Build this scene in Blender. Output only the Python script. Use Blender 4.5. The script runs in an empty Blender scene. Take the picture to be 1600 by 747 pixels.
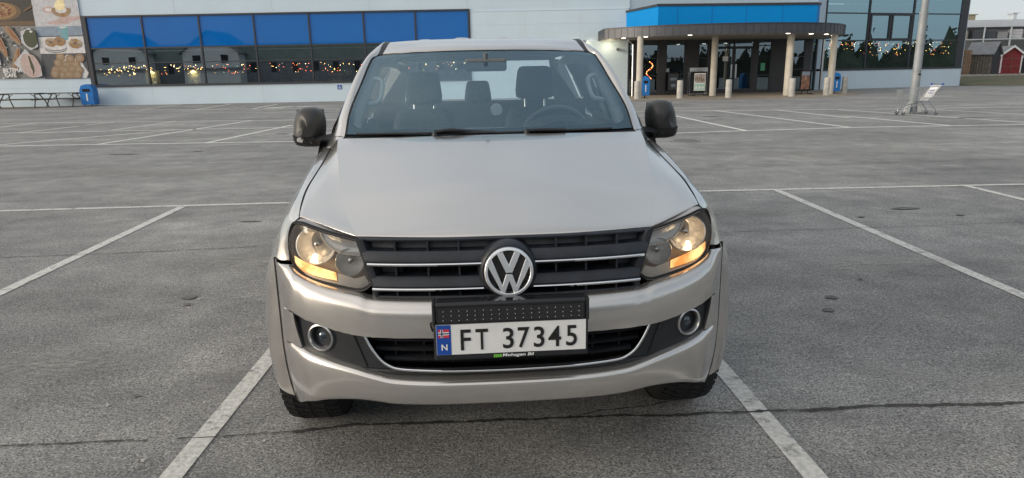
import bpy, math, random
import numpy as np
from mathutils import Vector, Matrix
random.seed(7)
R = math.radians
S = bpy.context.scene
COL = S.collection

# ------------------------------------------------------------------ camera
cam_d = bpy.data.cameras.new('camera'); cam = bpy.data.objects.new('camera', cam_d); COL.objects.link(cam)
S.camera = cam
PITCH, ROLL, CAM_H = .241, -.0184, 1.543
_F = Vector((0, math.cos(PITCH), -math.sin(PITCH))); _R = Vector((1, 0, 0)); _U = _R.cross(_F)
_R2 = _R*math.cos(ROLL) + _U*math.sin(ROLL); _U2 = -_R*math.sin(ROLL) + _U*math.cos(ROLL)
m = Matrix((_R2, _U2, -_F)).transposed().to_4x4(); m.translation = (0, 0, CAM_H)
cam.matrix_world = m
cam_d.sensor_fit = 'HORIZONTAL'; cam_d.sensor_width = 36; cam_d.lens = 1050/1600*36
cam_d.clip_start = .05; cam_d.clip_end = 3000

# ------------------------------------------------------------------ world, sun, exposure
SUN_EL, SUN_AZ = R(12), R(248)          # azimuth clockwise from +Y: low on the left, a little behind the camera
W = bpy.data.worlds.new('World'); S.world = W; W.use_nodes = True
nt = W.node_tree; nt.nodes.clear()
def wn(t, **k):
    n = nt.nodes.new(t)
    for a, b in k.items(): setattr(n, a, b)
    return n
out = wn('ShaderNodeOutputWorld'); bg = wn('ShaderNodeBackground'); sky = wn('ShaderNodeTexSky')
sky.sky_type = 'NISHITA'; sky.sun_disc = False; sky.sun_elevation = SUN_EL; sky.sun_rotation = SUN_AZ
sky.air_density = 1.0; sky.dust_density = 2.0; sky.ozone_density = 1.0
tc = wn('ShaderNodeTexCoord'); mp = wn('ShaderNodeMapping'); mp.inputs['Scale'].default_value = (1, 1, 3.2)
nz = wn('ShaderNodeTexNoise'); nz.inputs['Scale'].default_value = 2.1; nz.inputs['Detail'].default_value = 7; nz.inputs['Roughness'].default_value = .55
rp = wn('ShaderNodeValToRGB'); rp.color_ramp.elements[0].position = .36; rp.color_ramp.elements[1].position = .62
rp.color_ramp.elements[0].color = (.52, .52, .52, 1); rp.color_ramp.elements[1].color = (.93, .93, .93, 1)
cl = wn('ShaderNodeMixRGB'); cc = wn('ShaderNodeMixRGB'); cc.inputs[1].default_value = (3.55, 3.85, 4.15, 1); cc.inputs[2].default_value = (8.8, 8.25, 7.6, 1)      # thin high cloud, brighter towards the low sun
dt = wn('ShaderNodeVectorMath'); dt.operation = 'DOT_PRODUCT'; dt.inputs[1].default_value = (math.sin(SUN_AZ), math.cos(SUN_AZ), .25)
dr = wn('ShaderNodeMapRange'); dr.inputs[1].default_value = -.35; dr.inputs[2].default_value = 1.0; dr.interpolation_type = 'SMOOTHSTEP'
nt.links.new(tc.outputs['Generated'], dt.inputs[0]); nt.links.new(dt.outputs['Value'], dr.inputs[0]); nt.links.new(dr.outputs[0], cc.inputs[0]); nt.links.new(cc.outputs[0], cl.inputs[2])
nt.links.new(tc.outputs['Generated'], mp.inputs[0]); nt.links.new(mp.outputs[0], nz.inputs[0]); nt.links.new(nz.outputs[0], rp.inputs[0])
sp = wn('ShaderNodeSeparateXYZ'); nt.links.new(tc.outputs['Generated'], sp.inputs[0])
hz = wn('ShaderNodeMapRange'); hz.inputs[1].default_value = .05; hz.inputs[2].default_value = .75; hz.inputs[3].default_value = 1; hz.inputs[4].default_value = .85
nt.links.new(sp.outputs[2], hz.inputs[0]); ml = wn('ShaderNodeMath'); ml.operation = 'MULTIPLY'; nt.links.new(rp.outputs[0], ml.inputs[0]); nt.links.new(hz.outputs[0], ml.inputs[1])
nt.links.new(ml.outputs[0], cl.inputs[0]); nt.links.new(sky.outputs[0], cl.inputs[1]); nt.links.new(cl.outputs[0], bg.inputs[0])
bg.inputs[1].default_value = .11; nt.links.new(bg.outputs[0], out.inputs[0])
sd = bpy.data.lights.new('sun', 'SUN'); sun = bpy.data.objects.new('sun', sd); COL.objects.link(sun)
sd.energy = 1.3; sd.angle = R(26); sd.color = (1, .90, .76)
_sv = Vector((math.sin(SUN_AZ)*math.cos(SUN_EL), math.cos(SUN_AZ)*math.cos(SUN_EL), math.sin(SUN_EL)))
sun.rotation_euler = _sv.to_track_quat('Z', 'Y').to_euler(); sun.location = _sv*80
S.view_settings.view_transform = 'Standard'; S.view_settings.look = 'None'; S.view_settings.gamma = 1
S.view_settings.use_curve_mapping = False; S.view_settings.exposure = .72
S.render.engine = 'CYCLES'

# ------------------------------------------------------------------ materials
def mat(name, col, rough=.5, metal=0., noise=None, bump=None, coat=0., spec=.5, emit=None, coatr=.04, col2=None, rnoise=None):
    """noise=(scale, amount) varies the colour, bump=(scale, strength), rnoise=(scale, amount) varies the gloss"""
    M = bpy.data.materials.new(name); M.use_nodes = True
    t = M.node_tree; b = t.nodes['Principled BSDF']; L = t.links.new
    b.inputs['Base Color'].default_value = (*col, 1); b.inputs['Roughness'].default_value = rough
    b.inputs['Metallic'].default_value = metal; b.inputs['Coat Weight'].default_value = coat
    b.inputs['Coat Roughness'].default_value = coatr; b.inputs['Specular IOR Level'].default_value = spec
    if emit: b.inputs['Emission Color'].default_value = (*emit[0], 1); b.inputs['Emission Strength'].default_value = emit[1]
    tc = t.nodes.new('ShaderNodeTexCoord')
    def N(sc, det=5):
        n = t.nodes.new('ShaderNodeTexNoise'); n.inputs['Scale'].default_value = sc; n.inputs['Detail'].default_value = det
        L(tc.outputs['Object'], n.inputs[0]); return n
    if noise:
        n = N(noise[0]); r = t.nodes.new('ShaderNodeMapRange'); r.inputs[1].default_value = .3; r.inputs[2].default_value = .7
        L(n.outputs[0], r.inputs[0]); mx = t.nodes.new('ShaderNodeMixRGB'); L(r.outputs[0], mx.inputs[0])
        a = noise[1]; c2 = col2 or [min(1, c*(1+a)) for c in col]
        mx.inputs[1].default_value = (*[c*(1-a) for c in col], 1) if not col2 else (*col, 1); mx.inputs[2].default_value = (*c2, 1)
        L(mx.outputs[0], b.inputs['Base Color'])
    if rnoise:
        n = N(rnoise[0]); r = t.nodes.new('ShaderNodeMapRange'); r.inputs[1].default_value = .3; r.inputs[2].default_value = .7
        r.inputs[3].default_value = max(0, rough-rnoise[1]); r.inputs[4].default_value = rough+rnoise[1]
        L(n.outputs[0], r.inputs[0]); L(r.outputs[0], b.inputs['Roughness'])
    if bump:
        n = N(bump[0], 4); bp = t.nodes.new('ShaderNodeBump'); bp.inputs['Strength'].default_value = bump[1]; bp.inputs['Distance'].default_value = .02
        L(n.outputs[0], bp.inputs['Height']); L(bp.outputs[0], b.inputs['Normal'])
    return M
def glass(name, tint=(.8, .85, .85), ior=1.6, rough=0.0, wavy=0., gcol=(1, 1, 1)):
    """thin pane: see-through with a Fresnel mirror on it"""
    M = bpy.data.materials.new(name); M.use_nodes = True; t = M.node_tree; t.nodes.clear(); L = t.links.new
    o = t.nodes.new('ShaderNodeOutputMaterial'); mx = t.nodes.new('ShaderNodeMixShader'); fr = t.nodes.new('ShaderNodeFresnel')
    tr = t.nodes.new('ShaderNodeBsdfTransparent'); gl = t.nodes.new('ShaderNodeBsdfGlossy')
    fr.inputs[0].default_value = ior; tr.inputs[0].default_value = (*tint, 1); gl.inputs['Roughness'].default_value = rough
    gl.inputs[0].default_value = (*gcol, 1)
    if wavy:
        tc = t.nodes.new('ShaderNodeTexCoord'); n = t.nodes.new('ShaderNodeTexNoise'); n.inputs['Scale'].default_value = .45; n.inputs['Detail'].default_value = 1
        bp = t.nodes.new('ShaderNodeBump'); bp.inputs['Strength'].default_value = wavy; bp.inputs['Distance'].default_value = .02
        L(tc.outputs['Object'], n.inputs[0]); L(n.outputs[0], bp.inputs['Height']); L(bp.outputs[0], gl.inputs['Normal'])
    L(fr.outputs[0], mx.inputs[0]); L(tr.outputs[0], mx.inputs[1]); L(gl.outputs[0], mx.inputs[2]); L(mx.outputs[0], o.inputs[0])
    return M

def hazy(M, amount, col):
    t = M.node_tree; o = [n for n in t.nodes if n.type == 'OUTPUT_MATERIAL'][0]; src = o.inputs[0].links[0].from_socket
    d = t.nodes.new('ShaderNodeBsdfDiffuse'); d.inputs[0].default_value = (*col, 1); x = t.nodes.new('ShaderNodeMixShader'); x.inputs[0].default_value = amount
    t.links.new(src, x.inputs[1]); t.links.new(d.outputs[0], x.inputs[2]); t.links.new(x.outputs[0], o.inputs[0])
def asphalt_mat(name, base=.285, worn=False):
    M = bpy.data.materials.new(name); M.use_nodes = True; t = M.node_tree; b = t.nodes['Principled BSDF']; L = t.links.new
    tc = t.nodes.new('ShaderNodeTexCoord')
    def N(sc, det, ro=.55, stretch=None):
        n = t.nodes.new('ShaderNodeTexNoise'); n.inputs['Scale'].default_value = sc; n.inputs['Detail'].default_value = det; n.inputs['Roughness'].default_value = ro
        if stretch:
            mp = t.nodes.new('ShaderNodeMapping'); mp.inputs['Scale'].default_value = stretch; L(tc.outputs['Object'], mp.inputs[0]); L(mp.outputs[0], n.inputs[0])
        else: L(tc.outputs['Object'], n.inputs[0])
        return n
    def ramp(src, p0, p1, c0, c1):
        r = t.nodes.new('ShaderNodeValToRGB'); r.color_ramp.elements[0].position = p0; r.color_ramp.elements[1].position = p1
        r.color_ramp.elements[0].color = (*c0, 1); r.color_ramp.elements[1].color = (*c1, 1); L(src, r.inputs[0]); return r
    def mix(mode, f, a, bb):
        x = t.nodes.new('ShaderNodeMixRGB'); x.blend_type = mode
        for i, v in ((0, f), (1, a), (2, bb)):
            if hasattr(v, 'links'): L(v, x.inputs[i])
            else: x.inputs[i].default_value = v if i == 0 else (*v, 1)
        return x
    k = base
    patch = ramp(N(.35, 6, .6).outputs[0], .3, .7, (k*.74, k*.735, k*.735), (k*1.26, k*1.245, k*1.21))
    streak = ramp(N(.6, 6, .6, (.35, 1.6, 1)).outputs[0], .35, .75, (.80, .80, .80), (1.15, 1.15, 1.15))
    c = mix('MULTIPLY', 1., patch.outputs[0], streak.outputs[0])
    grain = ramp(N(95, 3, .7).outputs[0], .34, .68, (.25, .25, .26), (1.8, 1.8, 1.78))
    c = mix('MULTIPLY', .9, c.outputs[0], grain.outputs[0])
    coarse = ramp(N(36, 5, .78).outputs[0], .36, .66, (.60, .60, .60), (1.42, 1.42, 1.40)); c = mix('MULTIPLY', .85, c.outputs[0], coarse.outputs[0])
    mott = ramp(N(2.4, 7, .7).outputs[0], .34, .68, (.78, .78, .79), (1.24, 1.23, 1.20)); c = mix('MULTIPLY', 1., c.outputs[0], mott.outputs[0])
    vor = t.nodes.new('ShaderNodeTexVoronoi'); vor.inputs['Scale'].default_value = 95; L(tc.outputs['Object'], vor.inputs[0])
    vs = t.nodes.new('ShaderNodeSeparateColor'); L(vor.outputs['Color'], vs.inputs[0])
    chip = ramp(vs.outputs[0], .90, .97, (0, 0, 0), (1, 1, 1)); near = ramp(vor.outputs['Distance'], .25, .5, (1, 1, 1), (0, 0, 0))
    cm = mix('MULTIPLY', 1., chip.outputs[0], near.outputs[0])
    c = mix('MIX', cm.outputs[0], c.outputs[0], (.46, .45, .43))
    chip2 = ramp(vs.outputs[1], .84, .92, (0, 0, 0), (1, 1, 1)); cm2 = mix('MULTIPLY', 1., chip2.outputs[0], near.outputs[0])
    c = mix('MIX', cm2.outputs[0], c.outputs[0], (.05, .05, .052))
    dark = ramp(N(1.1, 8, .65).outputs[0], .56, .70, (0, 0, 0), (.62, .62, .62))
    c = mix('MIX', dark.outputs[0], c.outputs[0], (k*.55, k*.54, k*.52))
    pale = ramp(N(.8, 8, .7, (1, 2.2, 1)).outputs[0], .60, .74, (0, 0, 0), (.55, .55, .55))
    c = mix('MIX', pale.outputs[0], c.outputs[0], (k*1.9, k*1.86, k*1.75))
    L(c.outputs[0], b.inputs['Base Color'])
    b.inputs['Roughness'].default_value = .78; b.inputs['Specular IOR Level'].default_value = .35
    bp = t.nodes.new('ShaderNodeBump'); bp.inputs['Strength'].default_value = .85; bp.inputs['Distance'].default_value = .010
    L(N(70, 5, .75).outputs[0], bp.inputs['Height']); L(bp.outputs[0], b.inputs['Normal'])
    return M
def paint_line_mat(name, col, under):
    """road paint worn through to the asphalt in places"""
    M = asphalt_mat(name, under); t = M.node_tree; b = t.nodes['Principled BSDF']; L = t.links.new
    src = b.inputs['Base Color'].links[0].from_socket
    tc = t.nodes.new('ShaderNodeTexCoord'); n = t.nodes.new('ShaderNodeTexNoise'); n.inputs['Scale'].default_value = 9; n.inputs['Detail'].default_value = 9; n.inputs['Roughness'].default_value = .72
    L(tc.outputs['Object'], n.inputs[0]); r = t.nodes.new('ShaderNodeValToRGB')
    r.color_ramp.elements[0].position = .33; r.color_ramp.elements[1].position = .46; L(n.outputs[0], r.inputs[0])
    n2 = t.nodes.new('ShaderNodeTexNoise'); n2.inputs['Scale'].default_value = 40; n2.inputs['Detail'].default_value = 6; L(tc.outputs['Object'], n2.inputs[0])
    r2 = t.nodes.new('ShaderNodeValToRGB'); r2.color_ramp.elements[0].color = (*[c*.75 for c in col], 1); r2.color_ramp.elements[1].color = (*[min(1, c*1.15) for c in col], 1)
    r2.color_ramp.elements[0].position = .3; r2.color_ramp.elements[1].position = .7; L(n2.outputs[0], r2.inputs[0])
    x = t.nodes.new('ShaderNodeMixRGB'); L(r.outputs[0], x.inputs[0]); L(src, x.inputs[1]); L(r2.outputs[0], x.inputs[2]); L(x.outputs[0], b.inputs['Base Color'])
    return M

MT = {}
MT['asphalt'] = asphalt_mat('asphalt')
MT['line'] = paint_line_mat('road_paint', (.66, .65, .61), .285)
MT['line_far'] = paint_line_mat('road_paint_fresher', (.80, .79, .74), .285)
MT['crack'] = mat('crack_dark', (.05, .048, .046), .9, noise=(30, .4))
MT['stain'] = mat('oil_stain', (.11, .105, .10), .7, noise=(14, .45))
MT['pavers'] = mat('sandy_paving', (.28, .24, .19), .85, noise=(3, .25), bump=(30, .3))
MT['paint'] = mat('silver_beige_metallic', (.615, .588, .555), .24, .86, coat=1.0)
MT['gap'] = mat('panel_gap_black', (.006, .006, .006), .8)
MT['black'] = mat('black_textured_plastic', (.014, .016, .020), .48, noise=(25, .25), bump=(300, .08))
MT['grey_pl'] = mat('grille_plastic', (.017, .020, .027), .42, noise=(18, .3), bump=(250, .08))
MT['worn_black'] = mat('worn_mirror_plastic', (.030, .030, .030), .42, noise=(7, .12), bump=(250, .05))
MT['gloss_black'] = mat('gloss_black', (.012, .012, .014), .12)
MT['chrome'] = mat('chrome', (.78, .79, .80), .07, 1.0)
MT['satin'] = mat('satin_metal', (.55, .56, .57), .3, 1.0)
MT['refl'] = mat('lamp_reflector', (.92, .91, .90), .22, .5, bump=(38, .25))
MT['lampgrey'] = mat('lamp_housing', (.30, .29, .28), .3, .1)
MT['lamptrim'] = mat('lamp_trim', (.58, .60, .62), .25, .2)
MT['lamppale'] = mat('lamp_pale_trim', (.80, .77, .72), .35, .1)
MT['amber'] = mat('lit_amber_lens', (.9, .45, .12), .3, emit=((1, .46, .12), 1.15), bump=(60, .5))
_t = MT['amber'].node_tree; _n = _t.nodes.new('ShaderNodeTexNoise'); _n.inputs['Scale'].default_value = 16; _n.inputs['Detail'].default_value = 3; _g = _t.nodes.new('ShaderNodeTexCoord'); _r = _t.nodes.new('ShaderNodeValToRGB')
_r.color_ramp.elements[0].position = .35; _r.color_ramp.elements[1].position = .62; _r.color_ramp.elements[0].color = (.50, .17, .03, 1); _r.color_ramp.elements[1].color = (1, .60, .24, 1)
_t.links.new(_g.outputs['Object'], _n.inputs[0]); _t.links.new(_n.outputs[0], _r.inputs[0]); _t.links.new(_r.outputs[0], _t.nodes['Principled BSDF'].inputs['Emission Color'])
MT['bulb'] = mat('lit_warm_bulb', (1, .8, .5), .3, emit=((1, .72, .42), 11))
MT['lens'] = glass('clear_lamp_lens', (.93, .92, .90), 1.45, .02)
hazy(MT['lens'], .045, (.82, .80, .76))
MT['windscreen'] = glass('windscreen_glass', (.90, .96, .98), 1.9, gcol=(.66, .88, 1))
hazy(MT['windscreen'], .085, (.30, .54, .74))  # dust film with the veil of mirrored blue sky put into its colour
MT['sideglass'] = glass('side_window_glass', (.90, .95, .95), 1.45)
MT['rubber'] = mat('tyre_rubber', (.009, .009, .010), .75, noise=(14, .3), bump=(60, .25))
MT['under'] = mat('underbody_black', (.008, .008, .008), .9)
MT['fabric'] = mat('dark_seat_fabric', (.045, .05, .056), .9, noise=(60, .25))
MT['trim'] = mat('pale_interior_trim', (.88, .90, .88), .7)
MT['liner'] = mat('headliner_grey', (.40, .41, .40), .9)
MT['dash'] = mat('dash_plastic', (.12, .125, .13), .6)
MT['plate_w'] = mat('plate_white', (.74, .74, .73), .45, noise=(25, .04))
MT['plate_k'] = mat('plate_black', (.012, .012, .012), .5)
MT['plate_b'] = mat('plate_blue', (.01, .07, .36), .4)
MT['red'] = mat('flag_red', (.55, .04, .06), .5)
MT['white'] = mat('flat_white', (.80, .80, .80), .5)
MT['navy'] = mat('flag_navy', (.01, .02, .12), .5)
MT['green'] = mat('sticker_green', (.16, .5, .05), .5)

# ------------------------------------------------------------------ mesh helpers
def cr(pts, n):
    """Catmull-Rom through pts, n samples per span"""
    P = [np.array(p, float) for p in pts]
    if len(P) == 2: return [P[0]+(P[1]-P[0])*i/n for i in range(n+1)]
    P = [2*P[0]-P[1]] + P + [2*P[-1]-P[-2]]; o = []
    for i in range(1, len(P)-2):
        a, b, c, d = P[i-1:i+3]
        for k in range(n):
            t = k/n; o.append(.5*((2*b)+(c-a)*t+(2*a-5*b+4*c-d)*t*t+(3*b-a-3*c+d)*t**3))
    o.append(P[-2]); return o
class MB:
    def __init__(s): s.v = []; s.f = []; s.mi = []
    def add(s, vs, fs, mi=0):
        o = len(s.v); s.v += [tuple(float(c) for c in v) for v in vs]; s.f += [tuple(o+i for i in f) for f in fs]; s.mi += [mi]*len(fs); return s
    def box(s, c, d, rz=0, mi=0, taper=1.0):
        x, y, z = [k/2 for k in d]; cs, sn = math.cos(rz), math.sin(rz); vs = []
        for dz in (-z, z):
            k = taper if dz > 0 else 1
            for dx, dy in ((-x, -y), (x, -y), (x, y), (-x, y)):
                dx *= k; dy *= k; vs.append((c[0]+dx*cs-dy*sn, c[1]+dx*sn+dy*cs, c[2]+dz))
        return s.add(vs, [(3, 2, 1, 0), (4, 5, 6, 7), (0, 1, 5, 4), (1, 2, 6, 5), (2, 3, 7, 6), (3, 0, 4, 7)], mi)
    def grid(s, rows, mi=0, close=False):
        n = len(rows[0]); vs = [p for r in rows for p in r]; fs = []
        for i in range(len(rows)-1):
            for j in range(n if close else n-1):
                k = (j+1) % n; fs.append((i*n+j, i*n+k, (i+1)*n+k, (i+1)*n+j))
        return s.add(vs, fs, mi)
    def loft(s, rows, nu=6, nv=6, mi=0):
        a = [cr(r, nu) for r in rows]; cols = [cr([r[j] for r in a], nv) for j in range(len(a[0]))]
        return s.grid([[c[i] for c in cols] for i in range(len(cols[0]))], mi)
    def tube(s, pts, r, n=8, mi=0, cap=True):
        P = [Vector(p) for p in pts]; rows = []; up = None
        for i, p in enumerate(P):
            d = (P[min(i+1, len(P)-1)]-P[max(i-1, 0)]).normalized()
            if up is None: up = Vector((0, 0, 1)) if abs(d.z) < .9 else Vector((1, 0, 0))
            a = d.cross(up).normalized(); b = a.cross(d).normalized(); up = b
            rr = r[i] if isinstance(r, (list, tuple)) else r
            rows.append([p+(a*math.cos(2*math.pi*k/n)+b*math.sin(2*math.pi*k/n))*rr for k in range(n)])
        s.grid(rows, mi, True)
        if cap: s.add(rows[0], [tuple(range(n))], mi); s.add(rows[-1], [tuple(range(n))[::-1]], mi)
        return s
    def lathe(s, prof, c, ax='z', n=32, mi=0):
        """prof: (radius, height) pairs, axis through c"""
        rows = []
        for r, h in prof:
            row = []
            for k in range(n):
                a = 2*math.pi*k/n; u, v = r*math.cos(a), r*math.sin(a)
                row.append({'z': (c[0]+u, c[1]+v, c[2]+h), 'y': (c[0]+u, c[1]+h, c[2]+v), 'x': (c[0]+h, c[1]+u, c[2]+v)}[ax])
            rows.append(row)
        return s.grid(rows, mi, True)
    def prism(s, pts, fn, h0, h1, mi=0):
        """closed 2-D outline pts swept from fn(p,h0) to fn(p,h1)"""
        n = len(pts); vs = [fn(p, h0) for p in pts]+[fn(p, h1) for p in pts]
        return s.add(vs, [tuple(range(n)), tuple(range(n, 2*n))[::-1]]+[(i, i+n, (i+1) % n+n, (i+1) % n) for i in range(n)], mi)
    def build(s, name, mats, parent=None, smooth=None, fn=None, bevel=0, sub=0, recalc=True, weld=0):
        me = bpy.data.meshes.new(name); vs = [fn(v) for v in s.v] if fn else s.v
        me.from_pydata([tuple(v) for v in vs], [], s.f)
        for k in (mats if isinstance(mats, (list, tuple)) else [mats]): me.materials.append(MT[k] if isinstance(k, str) else k)
        me.polygons.foreach_set('material_index', s.mi)
        if recalc or weld:
            import bmesh
            b = bmesh.new(); b.from_mesh(me)
            if weld: bmesh.ops.remove_doubles(b, verts=b.verts, dist=weld)
            if recalc: bmesh.ops.recalc_face_normals(b, faces=b.faces)
            b.to_mesh(me); b.free()
        if smooth is not None:
            me.polygons.foreach_set('use_smooth', [True]*len(me.polygons)); me.set_sharp_from_angle(angle=R(smooth))
        me.update(); o = bpy.data.objects.new(name, me); COL.objects.link(o)
        if parent is not None: o.parent = parent
        if bevel:
            q = o.modifiers.new('bevel', 'BEVEL'); q.width = bevel; q.segments = 2; q.limit_method = 'ANGLE'
        return o
def tag(o, label=None, cat=None, group=None, kind=None):
    if label: o['label'] = label
    if cat: o['category'] = cat
    if group: o['group'] = group
    if kind: o['kind'] = kind
    return o
def thing(name, loc, label, cat, rz=0, group=None):
    o = bpy.data.objects.new(name, None); COL.objects.link(o); o.location = loc; o.rotation_euler = (0, 0, rz)
    o.empty_display_size = .2
    return tag(o, label, cat, group)
def copy_tree(o, parent=None):
    c = o.copy(); COL.objects.link(c)
    if parent is not None: c.parent = parent
    for ch in list(o.children): copy_tree(ch, c)
    return c
def text_mesh(txt, bold=0., shear=0.):
    cu = bpy.data.curves.new('lettering', 'FONT'); cu.body = txt; cu.size = 1; cu.offset = bold; cu.shear = shear; cu.resolution_u = 4
    o = bpy.data.objects.new('lettering', cu); COL.objects.link(o)
    me = bpy.data.meshes.new_from_object(o.evaluated_get(bpy.context.evaluated_depsgraph_get()))
    vs = [v.co.copy() for v in me.vertices]; fs = [tuple(p.vertices) for p in me.polygons]
    bpy.data.objects.remove(o); bpy.data.meshes.remove(me); return vs, fs
def letter(mb, txt, fn, x0, x1, z0, z1, mi=0, bold=0., shear=0.):
    """flat lettering fitted to a rectangle; fn(u, v) gives the point in space"""
    vs, fs = text_mesh(txt, bold, shear)
    ax, bx = min(v.x for v in vs), max(v.x for v in vs); ay, by = min(v.y for v in vs), max(v.y for v in vs)
    mb.add([fn(x0+(v.x-ax)/(bx-ax)*(x1-x0), z0+(v.y-ay)/(by-ay)*(z1-z0)) for v in vs], fs, mi)

# ================================================================== ground and markings
b = MB(); b.grid([[(x, y, 0) for x in (-400, -120, 31.5, 36.2, 400)] for y in (-300, 42, 50, 56, 500)]); tag(b.build('ground', 'asphalt'), kind='structure')
def strip(mb, pts, w, z, jag=0., seg=0, mi=0):
    P_ = [Vector((p[0], p[1], 0)) for p in pts]; q = []
    for i in range(len(P_)-1):
        n = max(1, int((P_[i+1]-P_[i]).length/seg)) if seg else 1
        q += [P_[i].lerp(P_[i+1], k/n) for k in range(n)]
    q.append(P_[-1]); A, B = [], []
    off = 0
    for i, p in enumerate(q):
        d = (q[min(i+1, len(q)-1)]-q[max(i-1, 0)]).normalized(); n = Vector((-d.y, d.x, 0))
        off = off*.8+random.uniform(-jag, jag); ww = w*(random.uniform(.35, 1.5) if jag else 1)
        A.append((p.x+n.x*(ww/2+off), p.y+n.y*(ww/2+off), z)); B.append((p.x-n.x*(ww/2-off), p.y-n.y*(ww/2-off), z))
    mb.grid([A, B], mi)
LN = [([(-12, 8.0), (-6.35, 8.22), (-2.84, 8.42), (2.49, 8.71), (6.8, 8.79), (14, 8.95)], .095),
      ([(-3.75, 2.0), (-3.88, 4.86), (-4.12, 8.28)], .10), ([(-1.365, 1.0), (-1.39, 3.5), (-1.50, 8.44)], .095), ([(1.235, 1.0), (1.16, 2.3), (1.09, 3.5), (1.0, 8.58)], .095),
      ([(3.52, 2.5), (3.5, 4.36), (3.48, 8.69)], .10), ([(6.05, 4.5), (6.0, 8.73)], .10), ([(8.6, 5), (8.55, 8.78)], .10), ([(-6.5, 4), (-6.62, 8.14)], .10),
      ([(-22, 17.3), (-12.88, 17.09), (-5.05, 16.85), (4.11, 17.21), (8.92, 17.95), (13.53, 17.9), (24, 18.0)], .10),
      ([(-26, 21.3), (-16.15, 21.54), (-10.75, 21.69), (-6.5, 21.8)], .10), ([(-30, 27.6), (-20.13, 26.94), (-8.32, 25.7), (-4, 25.5)], .10),
      ([(-13.3, 17.2), (-10.62, 21.6)], .10), ([(-10.4, 17.05), (-9.78, 25.8)], .10), ([(-7.6, 17.0), (-7.31, 22.9)], .10), ([(-15.6, 21.6), (-15.39, 24.3)], .09), ([(-18.3, 24.2), (-18.6, 26.9)], .09), ([(-15.5, 24.9), (-15.2, 26.6)], .09), ([(-12.9, 22), (-12.8, 26.2)], .08),
      ([(5.8, 24.8), (6.12, 17.45)], .10), ([(8.05, 26.9), (9.03, 17.95)], .10), ([(10.3, 26.6), (10.75, 21.5)], .10), ([(11.0, 22.4), (11.68, 17.9)], .10), ([(12.46, 25.9), (14.2, 18.0)], .10), ([(15.3, 25.5), (17.1, 18)], .1),
      ([(5.0, 27.3), (12.97, 25.95), (20, 25.2)], .10), ([(-30, 39.3), (-24, 38.3), (-10.62, 34.9), (-6, 34.4)], .11),
      ([(-20.1, 37.3), (-20.43, 40.1)], .10), ([(-16.6, 36.2), (-17.54, 43.1)], .10), ([(-24.4, 42.0), (-23.93, 43.9)], .10), ([(-20.8, 40.8), (-21.02, 44.0)], .10), ([(-13.4, 35.6), (-14.2, 42)], .1)]
b = MB()
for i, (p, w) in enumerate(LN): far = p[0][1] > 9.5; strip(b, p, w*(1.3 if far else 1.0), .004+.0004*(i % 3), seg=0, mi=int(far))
tag(b.build('parking_lines', ['line', 'line_far']), kind='structure')
b = MB()                                              # wheelchair mark on the tarmac, worn
for x, y, r in ((-12.6, 36.6, .32), (-12.2, 37.6, .22), (-11.3, 37.5, .25)): b.add([(x+r*1.7*math.cos(a), y+r*1.9*math.sin(a), .0045) for a in np.linspace(0, 6, 9)], [tuple(range(9))])
tag(b.build('painted_symbol', 'line'), kind='structure')
b = MB(); strip(b, [(-2.9, 2.61), (-2.26, 2.65), (-1.85, 2.665), (-1.62, 2.67)], .010, .0060, .0035, .025); strip(b, [(-1.5, 2.68), (-1.29, 2.69), (-1.0, 2.72)], .006, .0060, .003, .025)
strip(b, [(-1.0, 2.72), (-.74, 2.77), (-.3, 2.775), (-.02, 2.79), (.57, 2.81), (1.11, 2.825), (1.47, 2.84), (1.79, 2.86), (2.38, 2.865), (3.4, 2.9)], .021, .0060, .0045, .022)
strip(b, [(.25, 2.80), (.40, 2.87), (.62, 2.90), (.85, 2.98)], .007, .0061, .004, .03)
strip(b, [(-5, 5.9), (-3.6, 6.0), (-2.4, 6.15)], .010, .0060, .004, .04); strip(b, [(2.2, 6.4), (3.3, 6.45), (5.5, 6.6)], .007, .0060, .004, .04)
strip(b, [(-14, 12.8), (-8, 12.5), (-3, 12.6)], .015, .0060, .006, .08); strip(b, [(4, 10.9), (9, 11.3), (14, 11.2)], .012, .0060, .006, .08)
tag(b.build('asphalt_cracks', 'crack'), kind='structure')
def blob(mb, x, y, rx, ry, z, n=22, mi=0):
    k = [random.uniform(.72, 1.18) for _ in range(n)]; k = [(k[i-1]+2*k[i]+k[(i+1) % n])/4 for i in range(n)]
    mb.add([(x+rx*k[i]*math.cos(2*math.pi*i/n), y+ry*k[i]*math.sin(2*math.pi*i/n), z) for i in range(n)], [tuple(range(n))], mi)
b = MB()
for x, y, rx, ry in ((2.2, 4.40, .045, .035), (2.06, 4.15, .038, .035), (4.40, 7.35, .16, .07), (-2.36, 4.66, .05, .05), (-2.30, 4.50, .025, .03), (4.75, 6.95, .05, .03), (3.7, 6.95, .04, .03), (-2.9, 7.3, .12, .03), (-8.4, 14.6, .35, .06), (-6.9, 14.9, .12, .05), (-6.5, 19.3, .2, .1), (6.9, 23.3, .3, .1), (13.9, 20.5, .5, .12), (7.7, 31.8, .8, .15), (2.6, 4.8, .02, .02), (-1.9, 3.1, .02, .015)): blob(b, x, y, rx, ry, .0075)
tag(b.build('oil_stains', 'stain'), kind='structure')
b = MB(); b.add([(x, y, .012) for x, y in ((4.6, 37.6), (7, 37.2), (11.3, 36.9), (15.4, 37.0), (18.6, 38.2), (21.2, 41.2), (22.7, 44.5), (23.2, 50.6), (20.8, 48.0), (7.6, 45.2), (4.6, 45))], [tuple(range(11))])
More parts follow.
